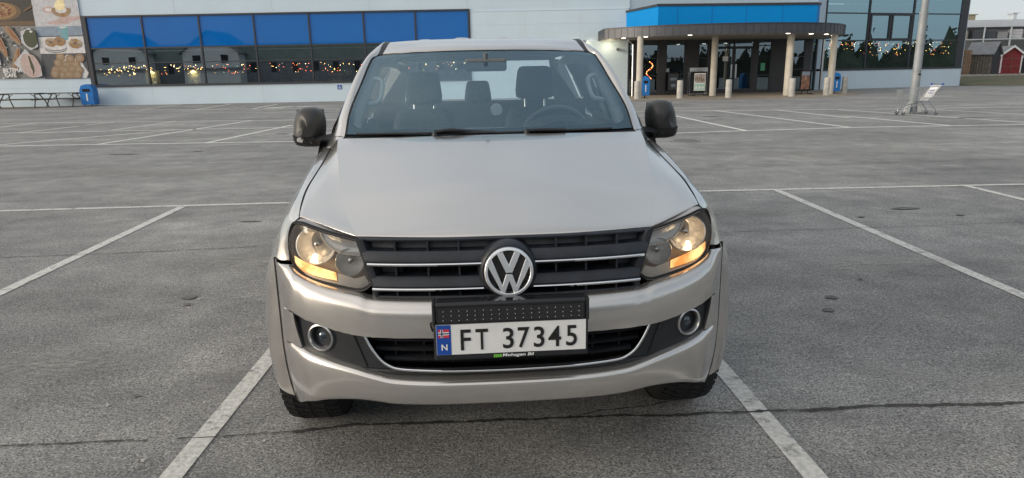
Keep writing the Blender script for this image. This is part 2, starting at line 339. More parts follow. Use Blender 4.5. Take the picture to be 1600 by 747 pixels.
b.add([(x, y, .012) for x, y in ((-60, 39.8), (-33, 41.2), (-28.6, 44.2), (-26.4, 44.98), (-60, 44.98))], [tuple(range(5))])
tag(b.build('pavement', 'pavers'), kind='structure')
MD = bpy.data.materials.new('chalky_dust'); MD.use_nodes = True; t_ = MD.node_tree; t_.nodes.clear(); MT['dust'] = MD
_n = {k: t_.nodes.new('ShaderNode'+k) for k in ('OutputMaterial', 'MixShader', 'BsdfTransparent', 'BsdfDiffuse', 'TexCoord', 'TexNoise', 'VectorMath', 'MapRange', 'ValToRGB', 'Math')}
_n['BsdfDiffuse'].inputs[0].default_value = (.40, .39, .365, 1); _n['TexNoise'].inputs['Scale'].default_value = 7; _n['TexNoise'].inputs['Detail'].default_value = 9; _n['TexNoise'].inputs['Roughness'].default_value = .75
_n['VectorMath'].operation = 'LENGTH'; _n['MapRange'].inputs[1].default_value = .15; _n['MapRange'].inputs[2].default_value = 1; _n['MapRange'].inputs[3].default_value = .75; _n['MapRange'].inputs[4].default_value = 0; _n['Math'].operation = 'MULTIPLY'
_n['ValToRGB'].color_ramp.elements[0].position = .40; _n['ValToRGB'].color_ramp.elements[1].position = .62; L_ = t_.links.new
L_(_n['TexCoord'].outputs['Object'], _n['VectorMath'].inputs[0]); L_(_n['VectorMath'].outputs['Value'], _n['MapRange'].inputs[0]); L_(_n['TexCoord'].outputs['Object'], _n['TexNoise'].inputs[0]); L_(_n['TexNoise'].outputs[0], _n['ValToRGB'].inputs[0])
L_(_n['MapRange'].outputs[0], _n['Math'].inputs[0]); L_(_n['ValToRGB'].outputs[0], _n['Math'].inputs[1]); L_(_n['Math'].outputs[0], _n['MixShader'].inputs[0]); L_(_n['BsdfTransparent'].outputs[0], _n['MixShader'].inputs[1]); L_(_n['BsdfDiffuse'].outputs[0], _n['MixShader'].inputs[2]); L_(_n['MixShader'].outputs[0], _n['OutputMaterial'].inputs[0])
for i, (x, y, rx, ry, rz) in enumerate(((1.98, 3.22, .30, .14, -.3), (2.45, 3.05, .35, .12, .1), (2.35, 2.55, .3, .15, .2), (-2.6, 3.5, .7, .25, .1), (-2.3, 5.6, .9, .3, 0), (3.0, 5.2, 1.0, .25, .1), (2.6, 7.4, .9, .4, 0), (-6.5, 11.5, 2.6, .6, 0), (6.5, 12.5, 3, .7, 0))):
    b = MB(); b.add([(math.cos(a), math.sin(a), 0) for a in np.linspace(0, 2*math.pi, 33)[:-1]], [tuple(range(32))]); o = b.build('dust_patch', 'dust', recalc=False); o.location = (x, y, .0085+.0003*i); o.scale = (rx, ry, 1); o.rotation_euler = (0, 0, rz); tag(o, kind='structure')
random.seed(31); b = MB()
for k in range(70):
    d_ = random.uniform(2.2, 9); x, y, r = random.uniform(-.75, .75)*d_*1.1, d_, random.uniform(.004, .012); n = 6
    b.lathe([(r, 0), (r*.9, r*.5), (.0, r*.7)], (x, y, .004), 'z', n)
MT['pebble'] = mat('pale_grit', (.42, .41, .39), .8)
tag(b.build('pebbles', 'pebble'), kind='stuff')
# grass bank, kerb and the yard behind it
MT['grass'] = mat('winter_grass', (.075, .085, .03), .95, noise=(.9, .3), col2=(.14, .115, .07), bump=(9, .8))
MT['gravel'] = mat('yard_gravel', (.20, .19, .18), .95, noise=(2, .2))
MT['concrete'] = mat('concrete', (.42, .41, .385), .85, noise=(4, .2), bump=(40, .15))
b = MB(); rows = []
for t, z in ((0, -.02), (.12, .10), (.5, .30), (.85, .44), (1.0, .50)):
    rows.append([(x+random.uniform(-.2, .2), a+(69-a)*t, z+random.uniform(-.05, .05)*(0 < t < 1)) for x, a in ((35.9, 52.6), (37.5, 51.2), (41, 49.5), (50, 48.5), (64, 48.5), (110, 48.5))])
b.loft(rows, 6, 4); tag(b.build('grass_bank', 'grass', smooth=60), kind='structure')
b = MB(); b.box((75, 69.15, .42), (82, .3, .46)); tag(b.build('kerb', 'concrete'), kind='structure')
b = MB(); b.grid([[(34, 69.2, .60), (120, 69.2, .60)], [(34, 130, .60), (120, 130, .60)]]); tag(b.build('yard', 'gravel'), kind='structure')

# ================================================================== the store
MT['wall'] = mat('white_facade_panel', (.50, .61, .70), .55, noise=(.5, .03))
MT['wall_lo'] = mat('white_plinth_panel', (.53, .64, .725), .5, noise=(.8, .03))
MT['joint'] = mat('panel_joint', (.50, .52, .53), .6)
MT['frame'] = mat('anthracite_frame', (.030, .033, .042), .45)
MT['zinc'] = mat('anthracite_zinc', (.066, .070, .082), .42, .3, noise=(2, .12))
MT['darkwall'] = mat('dark_entrance_cladding', (.050, .050, .056), .6, noise=(3, .1))
MT['pane'] = glass('shop_glass', (.50, .58, .58), 3.7, 0, .12, (.82, .93, 1))
MT['pane_sky'] = glass('solar_control_glass', (.40, .50, .52), 5.2, 0, .06, (.56, .84, 1))
MT['doorglass'] = glass('entrance_glass', (.40, .46, .50), 2.8, 0, .05, (.70, .88, 1))
MT['bluepane'] = mat('blue_spandrel_glass', (.001, .115, .41), .03, spec=.30, noise=(.3, .05))
MT['bluesign'] = mat('blue_sign_panel', (.001, .235, .62), .5, spec=.15, noise=(.6, .04))
MT['soffit'] = mat('canopy_soffit', (.30, .29, .27), .7)
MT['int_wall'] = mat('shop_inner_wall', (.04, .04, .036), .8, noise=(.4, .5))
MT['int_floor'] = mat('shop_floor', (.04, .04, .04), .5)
MT['lit'] = mat('lit_lamp', (1, .9, .7), .4, emit=((1, .80, .50), 12))
MT['litwhite'] = mat('lit_lamp_white', (1, .95, .85), .4, emit=((1, .88, .70), 4))
MT['greenpaper'] = mat('green_notice', (.10, .42, .24), .6)
MT['column'] = mat('pale_concrete_column', (.50, .47, .41), .8, noise=(2, .12))
MT['seamgrey'] = mat('zinc_seam', (.040, .042, .050), .5)
MT['bluejoint'] = mat('blue_joint', (.003, .09, .32), .5)
store = thing('store_building', (0, 45, 0), 'big white store with a band of blue topped windows and a dark canopied entrance', 'store')
sb = lambda mb, nm, m_, par=None, **k: mb.build(nm, m_, par or store, fn=lambda v: (v[0], v[1]-45, v[2]), **k)
def frame_of(O, Q):
    e = Vector((Q[0]-O[0], Q[1]-O[1])); L_ = e.length; e /= L_; n = Vector((-e.y, e.x))
    return (lambda u, d, z: (O[0]+e.x*u+n.x*d, O[1]+e.y*u+n.y*d, z)), L_
fL, LL = frame_of((-27.08, 45.0), (7.71, 45.0)); fE, LE = frame_of((7.71, 45.0), (20.8, 47.87)); fS, LS = frame_of((20.8, 47.87), (22.78, 50.5)); fR, LR = frame_of((22.78, 50.5), (35.25, 54.3))
def FB(mb, f, u0, u1, d0, d1, z0, z1, mi=0):
    vs = [f(u, d, z) for z in (z0, z1) for u, d in ((u0, d0), (u1, d0), (u1, d1), (u0, d1))]
    mb.add(vs, [(3, 2, 1, 0), (4, 5, 6, 7), (0, 1, 5, 4), (1, 2, 6, 5), (2, 3, 7, 6), (3, 0, 4, 7)], mi)
TOP = 9.5
b = MB()
FB(b, fL, -60, -.06, 0, .3, 1.75, TOP); FB(b, fL, -.06, 24.64, 0, .3, 5.60, TOP); FB(b, fL, 24.64, LL+.05, .0, .3, 5.48, TOP)
FB(b, fE, .02, LE+.3, .05, .35, 4.0, TOP); FB(b, fS, .1, LS-.1, .02, .3, 3.6, TOP); FB(b, fR, -.62, -.003, .003, .3, 1.48, TOP)
sb(b, 'wall', 'wall')
b = MB(); FB(b, fL, -60, 24.64, -.015, .3, 0, 1.17); FB(b, fL, -60, -.06, -.018, .29, 1.18, 1.745); FB(b, fL, 24.66, LL-.0, -.03, .27, 0, 5.42); FB(b, fR, -.6, LR+.3, -.02, .3, 0, 1.33)
sb(b, 'plinth', 'wall_lo')
b = MB(); FB(b, fL, 24.64, LL-.02, -.05, .28, 5.42, 5.478); FB(b, fL, -60, -.06, -.05, .1, 1.746, 1.79)
sb(b, 'ledge', 'wall_lo')
j = MB()
for z in (1.15, 2.3, 3.45, 4.6): FB(j, fL, 24.70, LL-.03, -.034, -.028, z-.009, z+.009)
for u in (28.2, 31.7): FB(j, fL, u-.008, u+.008, -.034, -.028, .02, 5.4)
for u in (-5.95, -.35, 5.9, 12.1, 18.3, 24.5, 30.0): FB(j, fL, u-.01, u+.01, -.006, .002, 5.62, TOP)
for u in (-2.9, 3.8, 11.0, 18.0): FB(j, fL, u-.008, u+.008, -.021, -.012, .02, 1.16)
FB(j, fL, 24.7, LL, -.006, .002, 7.5, 7.52)
sb(j, 'panel_joints', 'joint')
b = MB(); b.box((-20, 62.5, TOP+.1), (80, 35, .2)); b.prism([(20.1, 48.1), (20.9, 48.1), (22.9, 50.7), (35.6, 54.5), (35.6, 74), (20.1, 80)], lambda p, h: (p[0], p[1], h), TOP, TOP+.2); b.box((35.6, 64.6, 4.7), (.3, 20, 9.4)); b.box((-10, 80, 4.7), (92, .3, 9.4)); sb(b, 'roof', 'wall')
# window band
U = [.05, 3.73, 7.36, 10.85, 14.37, 17.85, 21.15, 24.58]
b = MB(); FB(b, fL, -.05, 24.64, -.10, .2, 5.50, 5.598); FB(b, fL, -.05, 24.64, -.12, .2, 1.18, 1.30); FB(b, fL, -.055, .20, -.09, .19, 1.302, 5.498); FB(b, fL, 24.52, 24.635, -.09, .19, 1.302, 5.498)
sb(b, 'window_surround', 'frame')
for i in range(7):
    u0, u1 = (U[i]+.15 if i == 0 else U[i]), U[i+1]
    b = MB()
    for u in ((u0, u1) if i == 6 else (u0,)): FB(b, fL, u-.045, u+.045, -.06, .14, 1.302, 5.498)
    FB(b, fL, u0+.046, u1-.046, -.058, .138, 3.55, 3.63); FB(b, fL, u0+.046, u1-.046, -.03, .12, 2.63, 2.69)
    w = sb(b, 'window', 'frame')
    g = MB(); g.grid([[fL(u0, .03, z), fL(u1, .03, z)] for z in (1.3, 3.58)]); sb(g, 'pane', 'pane', w, recalc=False)
    g = MB(); FB(g, fL, u0+.046, u1-.046, .0, .05, 3.632, 5.497); sb(g, 'blue_panel', 'bluepane', w)
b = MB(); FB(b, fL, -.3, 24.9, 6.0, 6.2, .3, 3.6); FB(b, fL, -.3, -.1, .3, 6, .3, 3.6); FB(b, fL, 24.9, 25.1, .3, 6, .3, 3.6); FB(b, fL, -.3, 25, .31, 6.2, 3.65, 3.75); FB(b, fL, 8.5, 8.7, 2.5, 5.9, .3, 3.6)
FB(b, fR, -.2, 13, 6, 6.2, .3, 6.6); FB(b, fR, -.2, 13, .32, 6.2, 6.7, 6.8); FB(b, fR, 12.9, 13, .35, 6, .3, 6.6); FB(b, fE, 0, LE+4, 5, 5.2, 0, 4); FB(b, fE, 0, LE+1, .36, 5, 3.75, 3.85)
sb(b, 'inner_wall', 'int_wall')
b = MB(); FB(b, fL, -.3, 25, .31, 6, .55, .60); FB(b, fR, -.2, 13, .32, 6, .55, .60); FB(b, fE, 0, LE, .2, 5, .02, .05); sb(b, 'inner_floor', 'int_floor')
# right-hand curtain wall
M_ = [.05, 3.89, 8.03, 12.75]; Z_ = [1.48, 3.47, 5.38, 7.4, TOP]
b = MB(); FB(b, fR, 0, LR+.3, -.06, .25, 1.332, 1.48); FB(b, fR, 12.66, LR+.28, -.05, .28, 1.482, TOP); sb(b, 'window_surround', 'frame')
for i in range(3):
    b = MB()
    for u in ((M_[0], ) if i == 0 else (M_[i],)): FB(b, fR, u-.05, u+.05, -.05, .12, 1.482, TOP)
    for z in Z_[1:4]: FB(b, fR, M_[i]+.051, M_[i+1]-.051, -.048, .11, z-.04, z+.04)
    if i == 1:
        for a0, a1 in ((4.02, 5.93), (6.0, 7.93)):
            for q in ((a0, a1, 3.515, 3.62), (a0, a1, 5.23, 5.335), (a0, a0+.12, 3.622, 5.228), (a1-.12, a1, 3.622, 5.228)): FB(b, fR, q[0], q[1], -.07, .08, q[2], q[3])
    w = sb(b, 'window', 'frame')
    g = MB(); g.grid([[fR(M_[i], .03, z), fR(M_[i+1], .03, z)] for z in (1.48, 3.47, 5.38, 7.4, TOP)]); sb(g, 'pane', 'pane_sky', w, recalc=False)
# entrance
DW = [(0, .10), (.40, .97), (2.13, 2.67), (4.03, 4.99), (5.68, 6.19), (8.98, 9.36), (10.37, 11.83), (12.92, LE)]
b = MB()
for u0, u1 in DW: FB(b, fE, u0, u1, -.02, .2, .03, 3.52)
FB(b, fE, 0, LE, -.03, .22, 3.522, 4.0); FB(b, fS, 0, .5, -.02, .2, .03, 3.6); FB(b, fS, 1.5, 1.75, -.02, .2, .03, 3.6); FB(b, fE, .1, LE, -.012, .19, .025, .10)
sb(b, 'entrance_cladding', 'darkwall')
for u0, u1, zz in ((.10, .40, (1.25, 2.35)), (.97, 2.13, (1.25, 2.35)), (2.67, 4.03, (1.3, 2.35)), (4.99, 5.68, (2.35,)), (9.36, 10.37, (1.15, 3.1)), (11.83, 12.92, (1.5, 2.35))):
    b = MB()
    for q in ((u0, u0+.05, .1, 3.5), (u1-.05, u1, .1, 3.5), (u0+.051, u1-.051, 3.44, 3.5), (u0+.051, u1-.051, .102, .16)): FB(b, fE, q[0], q[1], -.008, .1, q[2], q[3])
    for z in zz: FB(b, fE, u0+.051, u1-.051, -.006, .09, z-.03, z+.03)
    w = sb(b, 'window', 'frame'); g = MB(); g.grid([[fE(u0, .04, z), fE(u1, .04, z)] for z in (.1, 3.5)]); sb(g, 'pane', 'doorglass', w, recalc=False)
for u0, u1 in ((6.19, 7.58), (7.60, 8.98)):
    b = MB()
    for q in ((u0, u0+.09, .1, 3.0), (u1-.09, u1, .1, 3.0), (u0+.091, u1-.091, 2.9, 3.0), (u0+.091, u1-.091, .102, .28)): FB(b, fE, q[0], q[1], -.01, .08, q[2], q[3])
    w = sb(b, 'sliding_door', 'frame'); g = MB(); g.grid([[fE(u0, .04, z), fE(u1, .04, z)] for z in (.1, 3.0)]); sb(g, 'pane', 'doorglass', w, recalc=False)
    s_ = MB(); FB(s_, fE, u0+(.10 if u0 > 7 else 1.18), u0+(.22 if u0 > 7 else 1.29), -.02, -.005, 1.0, 1.9); sb(s_, 'door_handle', 'satin', w)
b = MB(); FB(b, fE, 6.19, 8.98, -.015, .1, 3.0, 3.06); FB(b, fE, 7.55, 7.63, -.015, .1, 3.062, 3.5); w = sb(b, 'fanlight', 'frame'); g = MB(); g.grid([[fE(6.19, .04, z), fE(8.98, .04, z)] for z in (3.06, 3.5)]); sb(g, 'pane', 'doorglass', w, recalc=False)
g = MB()
for u0, u1 in ((6.3, 7.45), (7.75, 8.9)): FB(g, fE, u0, u1, .30, .33, 3.12, 3.30)
sb(g, 'inner_sign', 'joint', w)
b = MB(); g = MB(); g.grid([[fS(.5, .05, z), fS(1.5, .05, z)] for z in (.1, 3.6)]); sb(g, 'pane', 'doorglass', recalc=False)
b = MB(); FB(b, fE, 6.75, 7.15, -.02, -.012, 2.12, 2.42); sb(b, 'door_notice', 'white'); b = MB(); FB(b, fE, 9.62, 9.95, .0, .012, 1.45, 1.95); sb(b, 'door_notice', 'greenpaper')
# canopy
arc_ = cr([(5.80, 41.7), (7.43, 40.35), (9.2, 39.45), (11.3, 38.95), (13.85, 38.9), (16.78, 39.5), (18.9, 40.7), (20.1, 42.1), (21.0, 44.1), (21.9, 48.8)], 6)
A2 = [(p[0], p[1]) for p in arc_]; poly = A2+[(20.8, 47.9), (7.72, 45.02), (5.84, 44.95)]
b = MB(); b.prism(poly, lambda p, h: (p[0], p[1], h), 3.50, 3.54); C_ = sb(b, 'canopy', 'soffit')
b = MB(); b.prism(poly, lambda p, h: (p[0], p[1], h), 3.545, 3.96); sb(b, 'canopy_deck', 'zinc', C_)
b = MB()
def inset(A, k):
    o = []
    for i, p in enumerate(A):
        d = Vector(A[min(i+1, len(A)-1)])-Vector(A[max(i-1, 0)]); d.normalize(); o.append((p[0]+d.y*k, p[1]-d.x*k))
    return o
AA = [(5.84, 44.95)]+A2
o0, o1 = inset(AA, .0), inset(AA, .06)
b.grid([[(p[0], p[1], z) for p in q] for q, z in ((o0, 3.47), (o1, 3.47), (o1, 4.00), (o0, 4.00))]); sb(b, 'fascia', 'zinc', C_)
b = MB(); o2 = inset(AA, .085); b.grid([[(p[0], p[1], z) for p in q] for q, z in ((o0, 4.002), (o2, 4.002), (o2, 4.06), (o0, 4.06))]); sb(b, 'coping', 'frame', C_)
b = MB(); acc = 0; q = o1
for i in range(len(q)-1):
    d = Vector(q[i+1])-Vector(q[i]); l = d.length; t = -acc
    while t < l:
        if t >= 0: p = Vector(q[i])+d*(t/l); b.box((p.x, p.y, 3.735), (.02, .03, .525), math.atan2(d.y, d.x))
        t += .44
    acc = l-(t-.44)
sb(b, 'fascia_seams', 'seamgrey', C_)
lampP = [(6.9, 41.9), (8.0, 40.75), (10.3, 39.7), (15.9, 39.8), (17.6, 40.7), (18.9, 41.6), (20.1, 43.3)]
for i, (x, y) in enumerate(lampP):
    b = MB(); b.lathe([(.0, -.005), (.11, -.005), (.12, .0), (.12, .03)], (x, y, 3.485), 'z', 16); sb(b, 'downlight', 'litwhite', C_)
    if i in (0, 1, 3, 5):
        ld = bpy.data.lights.new('downlight_lamp', 'SPOT'); ld.energy = 22; ld.color = (1, .82, .58); ld.spot_size = R(120); ld.spot_blend = .6; ld.shadow_soft_size = .1
        lo_ = bpy.data.objects.new('downlight_lamp', ld); COL.objects.link(lo_); lo_.location = (x, y, 3.44)
for x, y, r in ((7.62, 40.35, .19), (12.46, 42.1, .20), (16.42, 40.6, .22), (19.32, 41.4, .20)):
    b = MB(); b.lathe([(r, 0), (r*.93, 3.5)], (x, y, .01), 'z', 24); sb(b, 'column', 'column', None, smooth=40)
# blue sign box on the canopy
sgn = [(7.55, 45.0), (8.72, 40.95), (18.3, 41.75), (18.62, 42.1), (18.75, 47.3)]
b = MB(); b.grid([[(x, y, z) for x, y in sgn] for z in (3.95, 5.20)]); X_ = sb(b, 'sign_box', 'bluesign')
b = MB(); b.prism([(x+(.0), y) for x, y in sgn], lambda p, h: (p[0], p[1], h), 5.203, 5.21); b.grid([[(x+dx*.05, y-.05, z) for (x, y), dx in zip(sgn, (-1, -1, 1, 1, 1))] for z in (5.19, 5.31)]); b.prism([(x+dx*.05, y-.05) for (x, y), dx in zip(sgn, (-1, -1, 1, 1, 1))], lambda p, h: (p[0], p[1], h), 5.31, 5.32); sb(b, 'sign_coping', 'frame', X_)
b = MB()
for t in (.12, .335, .55, .78): x, y = (8.72+(18.3-8.72)*t, 40.95+.8*t); b.box((x, y-.004, 4.57), (.016, .01, 1.22), math.atan2(.8, 9.58))
sb(b, 'sign_joints', 'bluejoint', X_)
b = MB(); b.tube([(7.22, 42.2, 3.46), (7.25, 42.2, 3.35), (7.58, 42.5, 3.15), (7.60, 42.5, .05)], .045, 8); sb(b, 'downpipe', 'satin')
b = MB(); b.tube([(22.55, 49.9, .0), (22.55, 49.9, 3.6)], .10, 12); sb(b, 'steel_post', 'satin')

# ================================================================== the pickup truck (x across, y towards its tail, z up)
truck = thing('pickup_truck', (-.01, 2.12, 0), 'silver beige double cab pickup truck facing the camera with lit headlights and light bar', 'pickup truck', .0664)
_c = cr([(0, .03), (.2, .033), (.4, .055), (.55, .095), (.68, .155), (.76, .215), (.81, .270), (.842, .325), (.860, .375), (.88, .46), (.92, .7), (.96, 1.2)], 12)
_cx = [p[0] for p in _c]; _cy = [p[1] for p in _c]
def CY(x): return float(np.interp(abs(x), _cx, _cy))          # plan curve of the nose
def P(x, z, off=0.): return (x, CY(x)+off, z)
def mir(rows): return [[(-p[0], p[1], p[2]) for p in r[:0:-1]]+list(r) for r in rows]   # rows start at x = 0
def lerp(a, b, t): return a+(b-a)*t
def flip(pts): return [(-p[0], p[1], p[2]) for p in pts]
def both(fn):
    for s in (1, -1): fn(s)
def sx(rows, s): return [[(s*p[0], p[1], p[2]) for p in r] for r in rows]

# --- hood
cY = [.128, .108, .135, .25, .45, .75, 1.0, 1.135]; cZ = [.994, 1.005, 1.025, 1.062, 1.122, 1.188, 1.241, 1.262]
kY = [.178, .158, .185, .30, .52, .78, 1.02, 1.205]; kZ = [.998, 1.011, 1.022, 1.047, 1.100, 1.160, 1.218, 1.254]; kX = [.512, .514, .525, .565, .620, .672, .715, .742]
sY = [.345, .330, .352, .46, .66, .93, 1.16, 1.31]; sZ = [1.036, 1.049, 1.056, 1.072, 1.106, 1.152, 1.190, 1.208]; sX = [.734, .738, .744, .760, .778, .779, .783, .794]
rows = []
for i in range(8):
    c, k, e = (0, cY[i], cZ[i]), (kX[i], kY[i], kZ[i]), (sX[i], sY[i], sZ[i])
    r = [c]; S3 = lambda t: 3*t*t-2*t**3
    for t in (.35, .7, .90, .975): r.append((k[0]*t, lerp(c[1], k[1], t**2.2), lerp(c[2], k[2], t**2*(1-t)+S3(t)*t)))
    r.append(k); bl = (.002, .002, .004, .010, .012, .006, .003, .002)[i]
    for t in (.05, .25, .55, .8): r.append((lerp(k[0], e[0], t), lerp(k[1], e[1], t**1.15), lerp(k[2], e[2], t)+bl*math.sin(math.pi*min(1, t*1.0))*t))
    r.append(e); r.append((e[0]+.002, e[1]+.008, e[2]-.02)); rows.append(r)
hood = MB(); hood.loft(mir(rows), 5, 6); hood.build('hood', 'paint', truck, 60)
seam = [(sX[i]+.005, sY[i]+.005, sZ[i]-.008) for i in range(1, 8)]

# --- fenders
FEND = [[(.746, .335, 1.048), (.776, .335, 1.018), (.792, .330, .955), (.792, .325, .890)],
        [(.768, .465, 1.070), (.806, .455, 1.052), (.843, .43, .985), (.858, .385, .890)],
        [(.786, .66, 1.104), (.824, .64, 1.078), (.868, .60, 1.005), (.886, .575, .945)],
        [(.787, .93, 1.150), (.822, .85, 1.128), (.903, .85, 1.020), (.902, .80, .948)],
        [(.791, 1.16, 1.188), (.845, 1.1, 1.155), (.908, 1.1, 1.035), (.906, 1.05, .93)],
        [(.802, 1.31, 1.206), (.862, 1.3, 1.168), (.914, 1.3, 1.02), (.914, 1.27, .83)],
        [(.812, 1.47, 1.222), (.875, 1.47, 1.170), (.918, 1.47, 1.0), (.920, 1.47, .62)]]
def fender(s):
    f = MB(); f.loft(sx(FEND, s), 6, 6)
    low = [(.914, 1.27, .83), (.918, 1.47, .83)]; f.grid(sx([[(.917, 1.30, .80), (.920, 1.47, .62)], [(.925, 1.40, .62), (.921, 1.47, .60)], [(.93, 1.44, .43), (.925, 1.47, .43)]], s))
    f.loft(sx([[(.86, y, 1.20) for y in (1.40, 1.50)], [(.908, y, 1.10) for y in (1.40, 1.50)], [(.914, y, .8) for y in (1.42, 1.50)], [(.905, y, .45) for y in (1.44, 1.50)]], s), 2, 3)
    f.build('fender', 'paint', truck, 60)
    g = MB(); g.tube(flip(cr(seam, 5)) if s < 0 else cr(seam, 5), .0042, 6); g.build('panel_gap', 'gap', truck)
both(fender)

# --- front bumper
bm = MB()
OUT = [(.800, .36), (.832, .74), (.860, 1.0)]
cols = [((0, .800), (0, .676)), ((.25, .801), (.25, .676)), ((.42, .803), (.42, .676)), ((.475, .806), (.49, .677)), ((.515, .816), (.54, .680)),
        ((.62, .830), (.62, .692)), ((.70, .846), (.70, .707)), ((.745, .862), (.742, .716)), ((.770, .880), (.770, .724))]
cols = [(a, b, 0) for a, b in cols]+[((x, .882+.005*k), (x, .724), k) for x, k in OUT]
prof = [(-.02, .06), (0, .034), (.05, .018), (.16, .003), (.30, -.006), (.6, -.012), (.93, -.012), (.99, -.006), (1.0, .045)]
rows = [[P(lerp(a[0], b[0], max(0, min(1, t))), lerp(a[1], b[1], t), (o if k == 0 or t < 1 else -.006)*(1-k)**2) for a, b, k in cols] for t, o in prof]
bm.loft(mir(rows), 5, 3)
low = [((0, .520), (0, .420)), ((.25, .521), (.25, .420)), ((.40, .527), (.40, .421)), ((.47, .540), (.47, .427)), ((.54, .556), (.54, .427)), ((.62, .570), (.605, .418)), ((.69, .581), (.66, .404)), ((.748, .591), (.715, .382))]
low = [(a, b, 0) for a, b in low]+[((.80, .591), (.765, .350), .36), ((.832, .591), (.800, .318), .74), ((.860, .591), (.832, .292), 1.0)]
lp = [(-.10, .075), (0.02, .010), (.08, -.006), (.2, -.013), (.5, -.012), (.8, -.004), (.97, .008), (1.0, .06)]
rows = []
for t, o in lp:
    tt = max(0, t); r = []
    for a, b, k in low:
        x = lerp(a[0], b[0], tt**2.2); r.append((x, CY(x)+(o if k == 0 or t > 0 else   .010)*(1-k)**2+k*.085*tt**2, lerp(a[1], b[1], tt if k else t)))
    rows.append(r)
bm.loft(mir(rows), 5, 3)
SL = [.887, .862, .82, .78, .72, .65, .59, .53, .455, .375, .293]
SO = []
for z in SL:
    if z >= .59: SO.append((.860, CY(.860)))
    else: tt = (.591-z)/.299; x = lerp(.860, .832, tt**2.2); SO.append((x, CY(x)+.085*tt**2))
def side(s):
    rows = []
    for z, xi, o in ((.724, .770, -.006), (.68, .766, -.003), (.63, .757, .004), (.591, .748, .010)):
        rows.append([(s*(xi-.003), CY(xi)+.06, z), P(s*xi, z, o)]+[P(s*x, z, o*(1-k)**2) for x, k in OUT])
    bm.loft(rows, 5, 3)
both(side)
bm.build('front_bumper', 'paint', truck, 62, weld=.003)
def bseam(s):
    g = MB(); g.tube([(s*(a[0]+.001), a[1]+.002, z) for a, z in zip(SO, SL)], .0036, 6)
    g.tube(cr([(s*.790, .336, .886), (s*.83, .36, .885), (s*.862, .378, .889)], 5), .003, 6); g.build('panel_gap', 'gap', truck)
both(bseam)

# --- wheel arch flares
AC = (.95, .40)
RO = [(-14, .505), (0, .515), (30, .53), (60, .53), (90, .54), (110, .585), (125, .655), (139.7, .754), (150, .655), (165, .575), (180, .545), (190, .552)]
def flare(s, yc, front):
    rows = []
    for th in range(-14, 191, 4):
        ro = float(np.interp(th, [a for a, _ in RO], [b for _, b in RO])) if front else .525
        a = R(th); xb = .858 if (front and th > 125) else .905
        if front and th <= 125: xb = lerp(.91, .892, max(0, th)/115)
        dn = max(0, (th-150)/40) if front else 0; xm = .962-.034*dn**1.5; xb -= .020*dn**2; row = []
        for r, x in ((ro, xb), (lerp(ro, .47, .25), lerp(xb, xm, .42)), (lerp(ro, .465, .6), lerp(xb, xm, .82)), (.474, xm), (.460, xm), (.452, xm-.012), (.455, .86)):
            row.append((s*x, yc+r*math.cos(a), AC[1]+r*math.sin(a)))
        rows.append(row)
    f = MB(); f.loft(rows, 3, 1); f.build('wheel_arch_flare', 'paint', truck, 60)
for yc in (.95, 4.05): both(lambda s: flare(s, yc, yc < 2))

# --- fog lamp panels and the lower grille
MT['fogring'] = mat('fog_ring', (.55, .55, .55), .3, .9)
MT['fog'] = mat('fog_projector', (.10, .12, .14), .03, .85)
def fogpanel(s):
    tr = MB(); I = [(.497, .678), (.47, .620), (.43, .577), (.392, .556)]; O = [(.792, .732), (.786, .68), (.775, .63), (.760, .578)]
    rows = []
    for (a, b), q in zip(zip(I, O), (0, 1, 2, 3)):
        rows.append([P(s*lerp(a[0], b[0], t), lerp(a[1], b[1], t)+(-.012*t*(1-t)*4 if q == 3 else 0), .019) for t in (0, .15, .4, .7, 1)])
    tr.loft(rows, 5, 4); tr.build('fog_lamp_panel', 'black', truck, 50)
    g = MB(); g.tube([P(s*x, z, .017) for x, z in ((.548, .690), (.530, .64), (.505, .57), (.50, .555))], .0022, 5); g.build('panel_gap', 'gap', truck)
    c = P(s*.664, .650, .006); fl = MB()
    def turn(b):
        a = s*R(20); b.v = [(c[0]+(x-c[0])*math.cos(a)-(y-c[1])*math.sin(a), c[1]+(x-c[0])*math.sin(a)+(y-c[1])*math.cos(a), z) for x, y, z in b.v]; return b
    fl.lathe([(.039, .035), (.047, .030), (.052, .006), (.050, -.003), (.045, -.006), (.041, .0), (.039, .03)], c, 'y', 40)
    f = turn(fl).build('fog_lamp', 'fogring', truck, 40)
    b = MB(); b.lathe([(.0401, .03), (.038, .012), (.034, .008), (.028, .045), (.001, .055)], c, 'y', 32); turn(b).build('lamp_bowl', ['black'], f, 40)
    b = MB(); b.lathe([(.026, .04), (.025, .02), (.019, .010), (.010, .005), (.0005, .003)], c, 'y', 32); turn(b).build('projector_lens', 'fog', f, 60)
both(fogpanel)
lg = MB()
sl = [(.652, .49), (.616, .468), (.580, .44)]
for z, w in sl:
    rows = [[P(x, z+dz, o) for x in np.linspace(-w, w, 25)] for dz, o in ((.006, .10), (.005, .050), (-.001, .040), (-.008, .046), (-.008, .10))]
    lg.grid(rows)
for x in (-.40, -.30, -.20, -.10, 0, .10, .20, .30, .40):
    lg.box((x, CY(x)+.085, .615), (.005, .03, .12))
lg.build('lower_grille', 'black', truck, 30)
b = MB(); b.grid([[P(x, z, .125) for x in np.linspace(-.53, .53, 20)] for z in (.70, .53)]); b.build('grille_backing', 'gap', truck)
b = MB(); rows = [[P(x, z, o) for x in (0, .2, .33, .41, .47, .52)] for z, o in ((.552, .030), (.545, .020), (.530, .022), (.515, .06))]
b.loft(mir(rows), 4, 2); b.build('grille_sill', 'black', truck, 50)
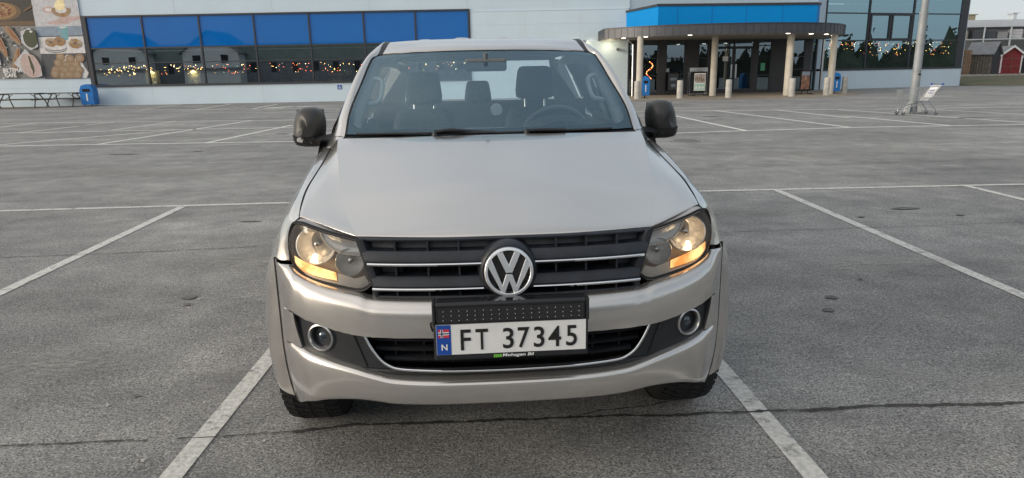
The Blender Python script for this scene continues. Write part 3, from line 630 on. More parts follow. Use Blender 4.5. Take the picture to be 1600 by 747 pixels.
arc = [(.503, .680), (.490, .650), (.468, .612), (.444, .582), (.420, .566), (.392, .556), (.33, .551), (.2, .547), (0, .545)]
pts = [P(x, z, .013) for x, z in arc]; pts = pts+flip(pts[-2::-1])
b = MB(); b.tube(cr(pts, 4), .0052, 8); b.build('chrome_strip', 'chrome', truck, 60)
# --- under the bumper
b = MB(); rows = [[P(x, z, o) for x in (0, .3, .5, .65, .75)] for z, o in ((.45, .06), (.405, .075), (.385, .14), (.36, .25))]
b.loft(mir(rows), 4, 2); b.build('lower_valance', 'black', truck, 50)
b = MB(); b.loft(mir([[(0, .22, .372), (.35, .24, .37), (.60, .30, .37)], [(0, .5, .30), (.35, .5, .30), (.60, .5, .31)], [(0, 1.3, .27), (.35, 1.3, .27), (.58, 1.3, .28)]]), 3, 3); b.build('skid_plate', 'under', truck, 50)
def flap(s):
    b = MB(); b.loft([[(s*.60, .20, .42), (s*.70, .25, .40), (s*.80, .38, .36), (s*.86, .50, .33)], [(s*.58, .25, .36), (s*.68, .30, .345), (s*.78, .42, .31), (s*.85, .52, .285)], [(s*.58, .50, .36), (s*.68, .5, .36), (s*.78, .52, .34), (s*.84, .55, .33)]], 4, 3)
    b.build('wheel_arch_liner', 'under', truck, 50)
both(flap)

# --- upper grille
def gx(x, z, o): return P(x, z, .035+o)
gr = MB()
N_ = 33
def band(prof, w):
    rows = [[gx(x, z, o) for x in np.linspace(-w(z), w(z), N_)] for z, o in prof]; gr.grid(rows)
wgr = lambda z: np.interp(z, [.80, .848, 1.012], [.463, .463, .512])-.004
band([(1.012, .030), (1.006, .020), (1.000, .022), (.998, .060)], wgr)
band([(.998, .058), (.968, .048)], wgr)                                                    # closed back of the upper cells
band([(.972, .05), (.968, .012), (.955, .000), (.936, -.004), (.914, .010), (.913, .10)], wgr)   # upper bar
band([(.884, .06), (.879, .014), (.866, .002), (.848, -.004), (.829, .010), (.828, .10)], wgr)   # lower bar
band([(.812, .06), (.808, .016), (.800, .012), (.796, .05)], wgr)
for x in (.165, .27, .38): 
    for s in (1, -1):
        for z0, z1 in ((.966, 1.000), (.882, .914), (.810, .830)):
            gr.box((s*x, CY(x)+.035+.040, (z0+z1)/2), (.006, .055, z1-z0))
for s in (1, -1):
    gr.loft([[gx(s*.515, 1.012, .01), gx(s*.49, .93, .01), gx(s*.467, .848, .01), gx(s*.468, .80, .012)], [gx(s*.49, 1.008, .012), gx(s*.465, .93, .012), gx(s*.445, .85, .012), gx(s*.45, .80, .014)], [gx(s*.468, 1.004, .065), gx(s*.44, .93, .065), gx(s*.425, .85, .065), gx(s*.43, .80, .065)]], 4, 2)
    gr.grid([[gx(s*x, z, .055) for x in (.36, .40, .46)] for z in (.916, .882)])
gr.build('upper_grille', 'grey_pl', truck, 35)
b = MB(); b.grid([[gx(x, z, .11) for x in np.linspace(-.52, .52, 20)] for z in (1.02, .78)]); b.build('grille_backing', 'gap', truck)
for z, w in ((.925, .476), (.8375, .463)):
    def cs(s):
        b = MB(); rows = []
        for x in np.linspace(.085, w, 16):
            rows.append([gx(s*x, z+dz, o) for dz, o in ((.0048, .0), (.0054, -.009), (.002, -.012), (-.0030, -.010), (-.0040, .0))])
        b.grid(rows); b.build('chrome_strip', 'chrome', truck, 40)
    both(cs)
# --- badge
MT['badge_chrome'] = mat('badge_chrome', (.90, .91, .93), .33, 1.0)
b = MB(); BC = (0, CY(0)+.02, .9025)
b.lathe([(.104, .05), (.099, .016), (.094, .002), (.088, -.004), (.086, -.002), (.0, -.002)], BC, 'y', 48); b.build('badge_mount', 'grey_pl', truck, 40)
RB = .0835
b = MB(); b.lathe([(RB, .0), (RB*.995, -.012), (RB*.97, -.019), (RB*.86, -.020), (RB*.84, -.016), (RB*.83, .0)], BC, 'y', 64)
Vp = [(-.47, .72), (-.126, -.035), (.126, -.035), (.47, .72), (.24, .80), (0, .27), (-.24, .80)]
Wp = [(-.68, .50), (-.28, -.53), (-.126, -.10), (.126, -.10), (.28, -.53), (.68, .50), (.83, .22), (.30, -.82), (.18, -.84), (0, -.36), (-.18, -.84), (-.30, -.82), (-.83, .22)]
for poly in (Vp, Wp):
    b.prism(poly, lambda p, h: (p[0]*RB, BC[1]+h, BC[2]+p[1]*RB), -.018, .0)
b.v = [(x, y+(z-BC[2])*.16-.006, z) for x, y, z in b.v]
bd = b.build('badge', 'badge_chrome', truck, 30, bevel=.0012)
b = MB(); b.lathe([(RB*.84, -.006), (.0005, -.006)], BC, 'y', 40); b.build('badge_backing', 'plate_k', bd)

# --- headlights
HC = [((.510, 1.002), (.465, .850)), ((.545, 1.009), (.508, .822)), ((.60, 1.020), (.59, .829)), ((.67, 1.036), (.68, .842)), ((.715, 1.046), (.728, .856)), ((.748, 1.040), (.762, .882)), ((.768, 1.005), (.776, .925)), ((.776, .97), (.778, .955))]
def HP(x, z, o): return (x, CY(x)+o, z)
def headlight(s):
    def surf(o, inset=0., n=7):
        rows = []
        for a, c in HC:
            rows.append([HP(s*lerp(a[0], c[0], t), lerp(a[1], c[1], t), o-.012*math.sin(math.pi*t)*(1 if o < .06 else 0)) for t in (0, .2, .4, .6, .8, 1)])
        return rows
    h = MB(); h.loft(surf(.135), 4, 4)
    top, bot = [HP(s*a[0], a[1], 0) for a, _ in HC], [HP(s*c[0], c[1], 0) for _, c in HC]
    ring = cr(top, 4)+cr(bot, 4)[::-1]; ring.append(ring[0])
    h.grid([[(p[0], p[1]+.05, p[2]) for p in ring], [(p[0], p[1]+.13, p[2]) for p in ring]])
    H = h.build('headlight', 'lampgrey', truck, 40)
    tag(H, 'headlight with lit bulb and amber strip')
    g = MB(); g.tube([(p[0], p[1]+.062, p[2]) for p in ring], .0072, 6, cap=False); g.build('seal', 'gap', H)
    l = MB(); l.loft(surf(.058), 5, 4); l.build('lens', 'lens', H, 80)
    for (x, z, r, d) in ((.672, .962, .068, .06), (.545, .916, .049, .045)):
        c = (s*x, CY(x)+(.100 if r > .06 else .088), z); big = r > .06
        q = MB(); q.lathe([(r, -.002), (r*1.0, -.010), (r*.95, -.012), (r*.90, .0), (r*.74, d*.45), (r*.45, d*.85), (r*.18, d)], c, 'y', 40)
        q.build('reflector', 'refl', H, 50)
        q = MB(); q.lathe([(r*1.02, .0), (r*1.03, -.012), (r*.97, -.016), (r*.955, -.010)], c, 'y', 40); q.build('reflector_rim', 'lamppale' if big else 'lamptrim', H, 40)
        q = MB(); q.lathe([(.004, .0), (.011, .004), (.011, .02), (.016, .05), (.0, .055)], (c[0]-(s*.0), c[1]+.002, c[2]), 'y', 16); q.build('bulb_cap', 'satin', H, 50)
        if big:
            q = MB(); cc = (c[0]+s*.012, c[1]+.012, c[2]-.042); q.lathe([(.0, -.008), (.007, -.004), (.008, .002), (.0, .010)], cc, 'y', 12); q.build('lit_bulb', 'bulb', H, 60)
    e = MB()   # smooth brow over the small reflector
    tp = [(.640, 1.030), (.60, 1.020), (.555, 1.010), (.520, 1.002)]; lo = [(.640, 1.006), (.607, .966), (.565, .950), (.500, .948)]
    e.loft([[HP(s*x, z, .070) for x, z in tp], [HP(s*lerp(a[0], c[0], .55), lerp(a[1], c[1], .55), .078) for a, c in zip(tp, lo)], [HP(s*x, z, .072) for x, z in lo], [HP(s*x, z-.006, .10) for x, z in lo]], 5, 4)
    e.build('brow', 'lamptrim', H, 45)
    q = MB(); q.tube(cr([HP(s*x, z, .071) for x, z in ((.648, 1.028), (.640, 1.004), (.625, .980), (.602, .962), (.565, .949), (.505, .945))], 5), .0035, 6); q.build('brow_edge', 'lamppale', H, 60)
    a = MB(); up = [(.768, .912), (.74, .902), (.70, .892), (.65, .882), (.602, .872)]; dn = [(.764, .880), (.738, .868), (.70, .858), (.65, .851), (.598, .846)]
    a.loft([[HP(s*x, z, .086) for x, z in up], [HP(s*x, z, .074) for x, z in dn]], 4, 3); a.build('amber_strip', 'amber', H, 60)
    w = MB(); w.loft([[HP(s*x, z, .080) for x, z in ((.594, .872), (.55, .862), (.530, .858), (.496, .870))], [HP(s*x, z, .066) for x, z in ((.594, .842), (.55, .833), (.530, .826), (.478, .846))]], 4, 3)
    w.build('lower_trim', 'lamppale', H, 40)
    q = MB(); q.tube(cr([HP(s*x, z, .070) for x, z in ((.770, .885), (.735, .862), (.68, .848), (.59, .836), (.530, .828), (.47, .848))], 5), .006, 8); q.build('light_guide', 'lamppale', H, 60)
both(headlight)

MT['led'] = mat('led_dot', (.75, .75, .78), .1, .6)
MT['ledface'] = mat('led_face', (.03, .03, .032), .25, .2, bump=(160, .2))
# --- number plate, its holder and the light bar
b = MB(); b.box((0, -.03, .690), (.512, .018, .132)); hd = b.build('plate_holder', 'black', truck, bevel=.006)
yp = -.041
def pf(u, v): return (-.2475+u*.495, yp-.001, .6455+v*.105)
b = MB(); b.box((0, yp+.001, .698), (.495, .003, .105)); pl = b.build('number_plate', 'plate_w', truck)
b = MB(); b.grid([[pf(0.002, .005), pf(.098, .005)], [pf(0.002, .995), pf(.098, .995)]]); bl = b.build('country_band', 'plate_b', pl)
pf2 = lambda u, v: (pf(u, v)[0], yp-.0022, pf(u, v)[2])
b = MB(); letter(b, 'N', pf2, .032, .072, .16, .36, bold=.02); b.build('country_letter', 'white', pl)
b = MB(); fq = lambda u0, u1, v0, v1, mi, d: b.grid([[(pf(u0, v0)[0], yp-d, pf(u0, v0)[2]), (pf(u1, v0)[0], yp-d, pf(u1, v0)[2])], [(pf(u0, v1)[0], yp-d, pf(u0, v1)[2]), (pf(u1, v1)[0], yp-d, pf(u1, v1)[2])]], mi)
fq(.014, .086, .58, .86, 0, .0022)
fq(.030, .046, .58, .86, 1, .0026); fq(.014, .086, .67, .77, 1, .0028); fq(.034, .042, .58, .86, 2, .0032); fq(.014, .086, .70, .74, 2, .0034)
b.build('flag', ['red', 'white', 'navy'], pl)
b = MB()
for ch, u0, u1 in (('F', .160, .228), ('T', .260, .343), ('3', .441, .514), ('7', .541, .620), ('3', .648, .720), ('4', .745, .832), ('5', .866, .940)):
    b = MB(); letter(b, ch, pf2, u0, u1, .135, .83, bold=.012); b.build('registration_character', 'plate_k', pl)
hf = lambda u, v: (u, -.0405, v)
b = MB(); letter(b, 'Mohagen Bil', hf, -.031, .074, .6275, .6415, 0, bold=.02, shear=.15)
for k in range(4): b.grid([[hf(-.061+k*.007, .629), hf(-.0555+k*.007, .629)], [hf(-.0595+k*.007, .640), hf(-.054+k*.007, .640)]], 1)
b.build('dealer_lettering', ['white', 'green'], hd)
b = MB(); b.box((0, -.012, .790), (.500, .062, .070)); lb = b.build('light_bar', 'gloss_black', truck, bevel=.008)
b = MB(); b.box((0, -.0445, .784), (.478, .004, .050)); b.build('light_bar_face', 'ledface', lb)

d = MB()
for j in range(3):
    for i in range(18):
        x = -.222+i*.0262+random.uniform(-.001, .001); z = .767+j*.0155+random.uniform(-.001, .001)
        d.lathe([(.0018, .0), (.0012, -.0015), (.0, -.002)], (x, -.0465, z), 'y', 6)
d.build('led_array', 'led', lb)
for s in (1, -1):
    b = MB(); b.box((s*.253, -.012, .788), (.010, .066, .076)); b.build('end_cap', 'black', lb, bevel=.003)
b = MB(); b.box((0, -.030, .7535), (.46, .012, .006)); b.build('light_bar_bracket', 'black', lb)
b = MB(); b.tube(cr([(-.262, .03, .70), (-.266, .0, .735), (-.262, -.02, .752), (-.24, -.02, .755)], 4), .003, 6); b.build('cable', 'gap', lb)

# --- windscreen, cab
gC = [(0, 1.175, 1.262), (0, 1.36, 1.375), (0, 1.60, 1.512), (0, 1.82, 1.632), (0, 1.895, 1.674)]
gS = [(.716, 1.275, 1.268), (.711, 1.43, 1.374), (.684, 1.68, 1.500), (.650, 1.925, 1.633), (.617, 1.985, 1.660)]
def glass_row(i, off=0.):
    c, e = gC[i], gS[i]; r = []
    for t in (0, .3, .6, .85, 1): r.append((e[0]*t, lerp(c[1], e[1], t**2.3)+off, lerp(c[2], e[2], t**2.6)))
    return r
ws = MB(); ws.loft(mir([glass_row(i) for i in range(5)]), 5, 5); W_ = ws.build('windscreen', 'windscreen', truck, 80)
a = [cr(r, 6) for r in mir([glass_row(i, .006) for i in range(5)])]; G = [cr([r[j] for r in a], 10) for j in range(len(a[0]))]   # G[j][i], j across, i up
nj, ni = len(G), len(G[0])
def gp(u, v):
    x, y = u*(nj-1), v*(ni-1); j, i = min(int(x), nj-2), min(int(y), ni-2); fx, fy = x-j, y-i
    return G[j][i]*(1-fx)*(1-fy)+G[j+1][i]*fx*(1-fy)+G[j][i+1]*(1-fx)*fy+G[j+1][i+1]*fx*fy
fr = MB()
o_ = lambda n=14: [(u, 0.) for u in np.linspace(0, 1, 30)]+[(1., v) for v in np.linspace(.05, 1, n)]+[(u, 1.) for u in np.linspace(.97, 0, 30)]+[(0., v) for v in np.linspace(.95, .05, n)]
def inner(u, v):
    a, b0, b1 = .030, .055, .955
    cx, cy_, hx, hy = .5, (b0+b1)/2, .5-a, (b1-b0)/2
    dx, dy = u-.5, v-.5; m_ = max(abs(dx), abs(dy))/.5
    px, py = cx+dx/.5*hx, cy_+dy/.5*hy
    k = (abs(dx)/.5)**14*(abs(dy)/.5)**14          # rounded corners
    return px-math.copysign(.022*k, dx), py-math.copysign(.03*k, dy)
R0 = [gp(u, v) for u, v in o_()]; R1 = [gp(*inner(u, v)) for u, v in o_()]
fr.grid([R0, R1], 0, True); fr.build('windscreen_border', 'gloss_black', truck, 80)
b = MB(); b.loft([[gp(u, .955) for u in (.40, .46, .54, .60)], [gp(u, .90) for u in (.43, .47, .53, .57)]], 4, 2); b.build('sensor_patch', 'gloss_black', truck, 80)
b = MB(); b.tube([gp(0, v) for v in np.linspace(0, 1, 24)]+[gp(u, 1) for u in np.linspace(.02, .98, 40)]+[gp(1, v) for v in np.linspace(1, 0, 24)], .0065, 6); b.build('windscreen_seal', 'gap', truck, 60)
PI_ = [(.722, 1.262, 1.258), (.717, 1.432, 1.376), (.690, 1.682, 1.503), (.656, 1.93, 1.637), (.622, 1.99, 1.665), (.606, 2.2, 1.739), (.604, 2.5, 1.753), (.604, 3.2, 1.747), (.60, 3.42, 1.722)]
PM_ = [(.787, 1.34, 1.258), (.760, 1.46, 1.374), (.726, 1.70, 1.522), (.686, 1.92, 1.640), (.648, 2.06, 1.698), (.634, 2.25, 1.731), (.634, 2.5, 1.743), (.634, 3.2, 1.736), (.63, 3.44, 1.712)]
PO_ = [(.812, 1.50, 1.250), (.780, 1.60, 1.370), (.745, 1.82, 1.51), (.712, 2.02, 1.61), (.692, 2.2, 1.655), (.687, 2.4, 1.67), (.686, 2.6, 1.675), (.686, 3.2, 1.665), (.68, 3.47, 1.645)]
PM1 = [tuple(np.array(a)*.55+np.array(m_)*.55-np.array(o)*.10) for a, m_, o in zip(PI_, PM_, PO_)]
PM2 = [tuple(np.array(m_)*.62+np.array(o)*.44-np.array(a)*.06) for a, m_, o in zip(PI_, PM_, PO_)]
def pillar(s):
    f = MB(); f.loft(sx([PI_, PM1, PM_, PM2, PO_], s), 6, 3); f.build('roof_pillar', 'paint', truck, 60)
    # lower corner between pillar, hood and mirror
    f = MB(); f.loft(sx([[(.722, 1.255, 1.257), (.788, 1.34, 1.256), (.812, 1.50, 1.252)], [(.77, 1.22, 1.222), (.80, 1.32, 1.222), (.845, 1.50, 1.220)], [(.80, 1.30, 1.20), (.85, 1.38, 1.19), (.875, 1.50, 1.168)]], s), 4, 3); f.build('cowl_corner', 'paint', truck, 60)
    # drip strip, side glass, doors, sills
    st = MB(); A_ = [(x, y, z-.004) for x, y, z in [(.594, 1.972, 1.657), (.570, 2.2, 1.741), (.568, 2.5, 1.757), (.568, 3.2, 1.751), (.568, 3.42, 1.725)]]
    B_ = [(x, y, z+.003) for x, y, z in [(.624, 1.992, 1.663), (.605, 2.2, 1.739), (.603, 2.5, 1.753), (.603, 3.2, 1.747), (.60, 3.42, 1.722)]]
    st.loft(sx([A_, B_], s), 6, 2); st.build('roof_strip', 'black', truck, 60)
    BL = [(.845, 1.52, 1.222), (.858, 1.70, 1.222), (.872, 2.0, 1.220), (.882, 2.3, 1.220), (.885, 2.5, 1.220), (.886, 2.75, 1.22), (.886, 3.2, 1.22), (.88, 3.46, 1.22)]
    TP = PO_[1:]
    def span(i0, i1, t0, t1, nm, mt_, off=0.):
        f = MB(); rows = []
        for t in (0, .5, 1):
            rows.append([tuple(np.array(BL[i])*(1-t)+np.array(TP[i])*t+np.array((off+.012*math.sin(math.pi*t), 0, 0))) for i in range(i0, i1+1)])
        f.loft(sx(rows, s), 4, 3); return f.build(nm, mt_, truck, 60)
    span(0, 4, 0, 1, 'front_side_window', 'sideglass'); span(5, 7, 0, 1, 'rear_side_window', 'sideglass'); span(4, 5, 0, 1, 'door_pillar', 'gloss_black', .003)
    def skin(nm, y0, y1, zt, xf):
        f = MB(); f.loft(sx([[(xf(z), y, z) for y in (y0, (2*y0+y1)/3, (y0+2*y1)/3, y1)] for z in (zt+.004, zt-.02, zt-.15, .95, .75, .55, .46, .44)], s), 3, 3); return f.build(nm, 'paint', truck, 60)
    xd = lambda z: float(np.interp(z, [.42, .5, .75, .95, 1.07, 1.2, 1.23], [.90, .925, .938, .932, .922, .893, .884]))
    for nm, y0, y1 in (('front_door', 1.478, 2.42), ('rear_door', 2.428, 3.30)):
        d = skin(nm, y0, y1, 1.215, xd); h = MB(); h.tube([(s*.935, y1-.22, 1.05), (s*.957, y1-.20, 1.05), (s*.957, y1-.08, 1.05), (s*.935, y1-.06, 1.05)], .012, 8); h.build('door_handle', 'black', d, 50)
    f = MB(); f.loft(sx([[(.925, y, z) for y in (3.308, 3.42, 3.48)] for z in (1.22, .9, .46)], s), 2, 2); f.build('cab_corner', 'paint', truck, 60)
    f = MB(); f.box((s*.89, 2.45, .43), (.08, 2.0, .08)); f.build('door_sill', 'black', truck)
    bs = MB(); ys = np.linspace(3.50, 5.12, 40); rows = []
    for y in ys:
        d2 = .44**2-(y-4.05)**2; zb = max(.46, .40+math.sqrt(d2)) if d2 > 0 else .46
        rows.append([(s*(.93-.012*(t < .15)-.02*(t > .9)), y, lerp(1.20, zb, t)) for t in (0, .1, .3, .6, .9, 1)])
    bs.loft(rows, 2, 1); bs.build('bed_side', 'paint', truck, 60)
    bi = MB(); bi.box((s*.80, 4.31, .98), (.14, 1.62, .42)); bi.build('bed_inner_wall', 'black', truck)
    tl = MB(); tl.box((s*.90, 5.13, .98), (.07, .05, .36)); tl.build('tail_light', 'red', truck, bevel=.01)
both(pillar)
# roof skin with pressed ribs
rY = [(0, 1.900, 1.680), (0, 1.93, 1.697), (0, 2.0, 1.716), (0, 2.2, 1.754), (0, 2.55, 1.774), (0, 3.1, 1.772), (0, 3.4, 1.750), (0, 3.46, 1.72)]
rE = [(.594, 1.974, 1.660), (.589, 2.0, 1.676), (.582, 2.06, 1.698), (.570, 2.2, 1.740), (.567, 2.5, 1.755), (.567, 3.1, 1.752), (.566, 3.40, 1.727), (.566, 3.45, 1.70)]
rows = []
for i, (c, e) in enumerate(zip(rY, rE)):
    rows.append([(e[0]*t, lerp(c[1], e[1], t**2.4), lerp(c[2], e[2], t**2.6)) for t in (0, .25, .5, .75, .9, 1)])
rf = MB(); rf.loft(mir(rows), 4, 5)
RF = rf.build('roof', 'paint', truck, 60)
for x in (-.36, -.13, .13, .36):
    b = MB(); zz = 1.764-.02*(x/.57)**2*1.1
    b.loft([[(x-.06, y, zz-.012+dz) for y, dz in ((2.28, -.012), (2.36, .002), (2.9, .004), (3.3, -.01))], [(x-.035, y, zz+.008+dz) for y, dz in ((2.28, -.03), (2.36, .0), (2.9, .004), (3.3, -.02))], [(x+.035, y, zz+.008+dz) for y, dz in ((2.28, -.03), (2.36, .0), (2.9, .004), (3.3, -.02))], [(x+.06, y, zz-.012+dz) for y, dz in ((2.28, -.012), (2.36, .002), (2.9, .004), (3.3, -.01))]], 4, 4)
    b.build('roof_rib', 'paint', RF, 60)
# cab back, bed, tailgate, underbody
b = MB()
b.box((0, 3.44, 1.04), (1.72, .04, .60)); b.box((0, 3.43, 1.69), (1.22, .03, .09))
for s in (1, -1): b.grid(sx([[(.56, 3.435, 1.66), (.60, 3.435, 1.345)], [(.68, 3.47, 1.645), (.875, 3.46, 1.22)]], s))
b.build('cab_back', 'paint', truck)
b = MB(); b.grid([[(-.60, 3.43, 1.335), (.60, 3.43, 1.335)], [(-.57, 3.42, 1.66), (.57, 3.42, 1.66)]]); b.build('rear_window', 'sideglass', truck)
b = MB(); b.box((0, 5.14, .98), (1.70, .05, .46)); b.build('tailgate', 'paint', truck, bevel=.012)
b = MB(); b.box((0, 4.31, .80), (1.60, 1.62, .06)); b.build('bed_floor', 'black', truck)
b = MB(); b.box((0, 5.24, .58), (1.70, .14, .16)); b.build('rear_bumper', 'black', truck, bevel=.02)
b = MB(); b.box((0, 2.95, .56), (1.30, 4.3, .22)); b.box((0, .75, .50), (1.16, .9, .22)); b.box((0, 1.1, .80), (1.26, 1.3, .42)); b.box((0, 2.5, .62), (1.74, 1.9, .3)); b.tube([(-.75, .95, .39), (.75, .95, .39)], .05, 8); b.tube([(-.75, 4.05, .39), (.75, 4.05, .39)], .06, 8)
b.build('underbody', 'under', truck)
def liner(s):
    for yc in (.95, 4.05):
        b = MB(); b.grid([[(s*x, yc+.455*math.cos(R(a)), .40+.455*math.sin(R(a))) for x in (.60, .93)] for a in range(-14, 195, 8)]); b.grid([[(s*.62, yc+r*math.cos(R(a)), .40+r*math.sin(R(a))) for r in (.05, .455)] for a in range(-14, 195, 8)])
        b.build('wheel_arch_liner', 'under', truck, 50)
both(liner)
def wheel(s, yc):
    yc = yc-.06 if yc < 2 else yc; wc = (s*.828, yc, .388); t = MB()
    prf = [(.235, -.118), (.30, -.126), (.345, -.122), (.368, -.108), (.383, -.085), (.3855, -.04), (.3855, .04), (.383, .085), (.368, .108), (.345, .122), (.30, .126), (.235, .118)]
    t.lathe(prf, wc, 'x', 56)
    w = t.build('wheel', 'rubber', truck, 40)
    tr = MB()
    for k in range(52):                                        # tread blocks
        a = 2*math.pi*k/52
        for u0, u1, sh in ((-.112, -.066, .03), (-.056, -.008, .0), (.008, .056, .03), (.066, .112, .0)):
            vs = []
            for rr in (.380, .3895):
                for uu, aa in ((u0, a+sh), (u1, a+sh+.03), (u1, a+sh+.105), (u0, a+sh+.075)):
                    r2 = rr-(.010 if abs(uu) > .1 else 0); vs.append((wc[0]+uu, yc+r2*math.cos(aa), .388+r2*math.sin(aa)))
            tr.add(vs, [(0, 1, 2, 3), (4, 5, 6, 7), (0, 1, 5, 4), (1, 2, 6, 5), (2, 3, 7, 6), (3, 0, 4, 7)])
    tr.build('tread', 'rubber', w)
    r_ = MB(); r_.lathe([(.237, -.10), (.237, .10), (.225, .104), (.20, .07), (.06, .05), (.05, .075), (.0, .075)] if s > 0 else [(.237, .10), (.237, -.10), (.225, -.104), (.20, -.07), (.06, -.05), (.05, -.075), (.0, -.075)], wc, 'x', 40)
    for k in range(6):
        a = 2*math.pi*k/6; r_.tube([(wc[0]+s*.078, yc+.05*math.cos(a), .388+.05*math.sin(a)), (wc[0]+s*.098, yc+.215*math.cos(a), .388+.215*math.sin(a))], .022, 6)
    r_.build('rim', 'satin', w, 40)
for yc in (.95, 4.05): both(lambda s: wheel(s, yc))

# --- cowl, wipers
b = MB(); b.loft(mir([[(0, 1.125, 1.248), (.4, 1.145, 1.247), (.72, 1.215, 1.243)], [(0, 1.17, 1.250), (.4, 1.19, 1.250), (.72, 1.27, 1.255)], [(0, 1.21, 1.262), (.4, 1.23, 1.262), (.72, 1.30, 1.266)]]), 5, 3); b.build('cowl', 'black', truck, 60)
def wiper(pv, pts, blade):
    b = MB(); b.lathe([(.0, .022), (.012, .020), (.016, .008), (.016, -.02)], pv, 'z', 14); b.tube(cr(pts, 5), [.011]*1+[.009]*(5*(len(pts)-1)), 8); b.tube(blade, .007, 6)
    b.build('wiper', 'black', truck, 50)
wiper((-.275, 1.165, 1.255), [(-.275, 1.165, 1.278), (-.20, 1.165, 1.285), (-.10, 1.178, 1.274), (.02, 1.186, 1.266)], [(-.66, 1.236, 1.270), (-.45, 1.190, 1.272), (-.20, 1.176, 1.270), (.02, 1.170, 1.268)])
wiper((.17, 1.165, 1.255), [(.17, 1.162, 1.274), (.24, 1.165, 1.276), (.36, 1.178, 1.272)], [(.02, 1.172, 1.266), (.3, 1.182, 1.268), (.60, 1.225, 1.270)])

# --- door mirrors
MT['chipped'] = mat('chipped_black_paint', (.012, .012, .013), .2, noise=(16, .3), col2=(.42, .42, .42))
_r = MT['chipped'].node_tree.nodes
for n in _r:
    if n.type == 'MAP_RANGE': n.inputs[1].default_value = .60; n.inputs[2].default_value = .64
def mirror(s):
    MC = (s*.972, 1.62, 1.283); hx, hz = .083, .104
    def se(c, e): return math.copysign(abs(c)**e, c)
    rows = []
    for r, d in ((.02, -.076), (.3, -.074), (.55, -.067), (.75, -.054), (.90, -.034), (.975, -.010), (1.0, .020), (1.0, .055), (.97, .078), (.90, .080)):
        row = []
        for k in range(40):
            a = 2*math.pi*k/40; u, v = se(math.cos(a), .70), se(math.sin(a), .66)
            sk = (.012*v-.004*v*v)*(-1)                      # narrower at the top
            wx = hx*(1+(-.10 if v > 0 else .02)*abs(v))
            row.append((MC[0]+s*(wx*r*u+sk), MC[1]+d+.035*u*u*(u > 0)*.6, MC[2]+hz*r*v*(1 if v > 0 else .93)))
        rows.append(row)
    m_ = MB(); m_.grid(rows, 0, True); M = m_.build('door_mirror', 'worn_black', truck, 60)
    if s < 0: tag(M, 'scuffed door mirror with a chipped lower edge')
    g = MB(); g.grid([[(MC[0]+s*hx*.9*u, MC[1]+.0795, MC[2]+hz*.88*v) for u in (-1, 1)] for v in (-1, 1)]); g.build('mirror_glass', 'chrome', M)
    lo = MB(); rows = []                                      # lower shell
    for z, r in ((-.050, 1.018), (-.075, 1.0), (-.095, .90), (-.103, .55)):
        row = []
        for k in range(25):
            a = math.pi+math.pi*k/24; u, q = math.cos(a), math.sin(a)
            row.append((MC[0]+s*(.004+hx*1.0*r*se(u, .7)), MC[1]+.03+.100*r*se(q, .8), MC[2]+z+(.010 if s*u*s > 0 else -.004)*u*u))
        rows.append(row)
    lo.grid(rows); lo.build('lower_shell', 'chipped' if s < 0 else 'gloss_black', M, 60)
    ar = MB(); ar.loft([[(s*x, y, z) for x, y, z in p] for p in ([(.800, 1.44, 1.232), (.87, 1.50, 1.225), (.93, 1.545, 1.222)], [(.805, 1.50, 1.262), (.87, 1.57, 1.245), (.93, 1.60, 1.235)], [(.81, 1.56, 1.225), (.87, 1.62, 1.212), (.93, 1.63, 1.21)], [(.80, 1.50, 1.170), (.87, 1.57, 1.168), (.93, 1.60, 1.186)], [(.800, 1.44, 1.232), (.87, 1.50, 1.225), (.93, 1.545, 1.222)])], 5, 4)
    ar.build('mirror_arm', 'black', truck, 60)
both(mirror)

# --- inside the cab
MT['wheelgrey'] = mat('steering_wheel_grey', (.26, .27, .28), .5)
b = MB(); b.loft(mir([[(0, 1.215, 1.245), (.4, 1.235, 1.245), (.70, 1.30, 1.25)], [(0, 1.40, 1.262), (.4, 1.42, 1.262), (.72, 1.46, 1.258)], [(0, 1.62, 1.255), (.4, 1.62, 1.255), (.76, 1.62, 1.245)], [(0, 1.70, 1.20), (.4, 1.70, 1.20), (.80, 1.70, 1.20)], [(0, 1.66, .85), (.4, 1.66, .85), (.80, 1.66, .85)]]), 4, 4); b.build('dashboard', 'dash', truck, 60)
b = MB(); b.loft([[(.40+.20*math.cos(R(a))*k, y, 1.215+.10*math.sin(R(a))*k) for a in range(0, 181, 15)] for y, k in ((1.55, .75), (1.62, 1.0), (1.72, 1.0), (1.74, .9))], 2, 3); b.build('instrument_hood', 'dash', truck, 50)
b = MB(); ring = []
for k in range(41):
    a = 2*math.pi*k/40; ring.append((.40+.19*math.cos(a), 1.86-.19*math.sin(a)*.42, 1.178+.19*math.sin(a)*.91))
b.tube(ring, .017, 10, cap=False); b.tube([(.22, 1.87, 1.16), (.40, 1.85, 1.16), (.58, 1.87, 1.16)], .02, 8); b.tube([(.40, 1.86, 1.16), (.40, 1.66, 1.08)], .04, 10); b.build('steering_wheel', 'wheelgrey', truck, 60)
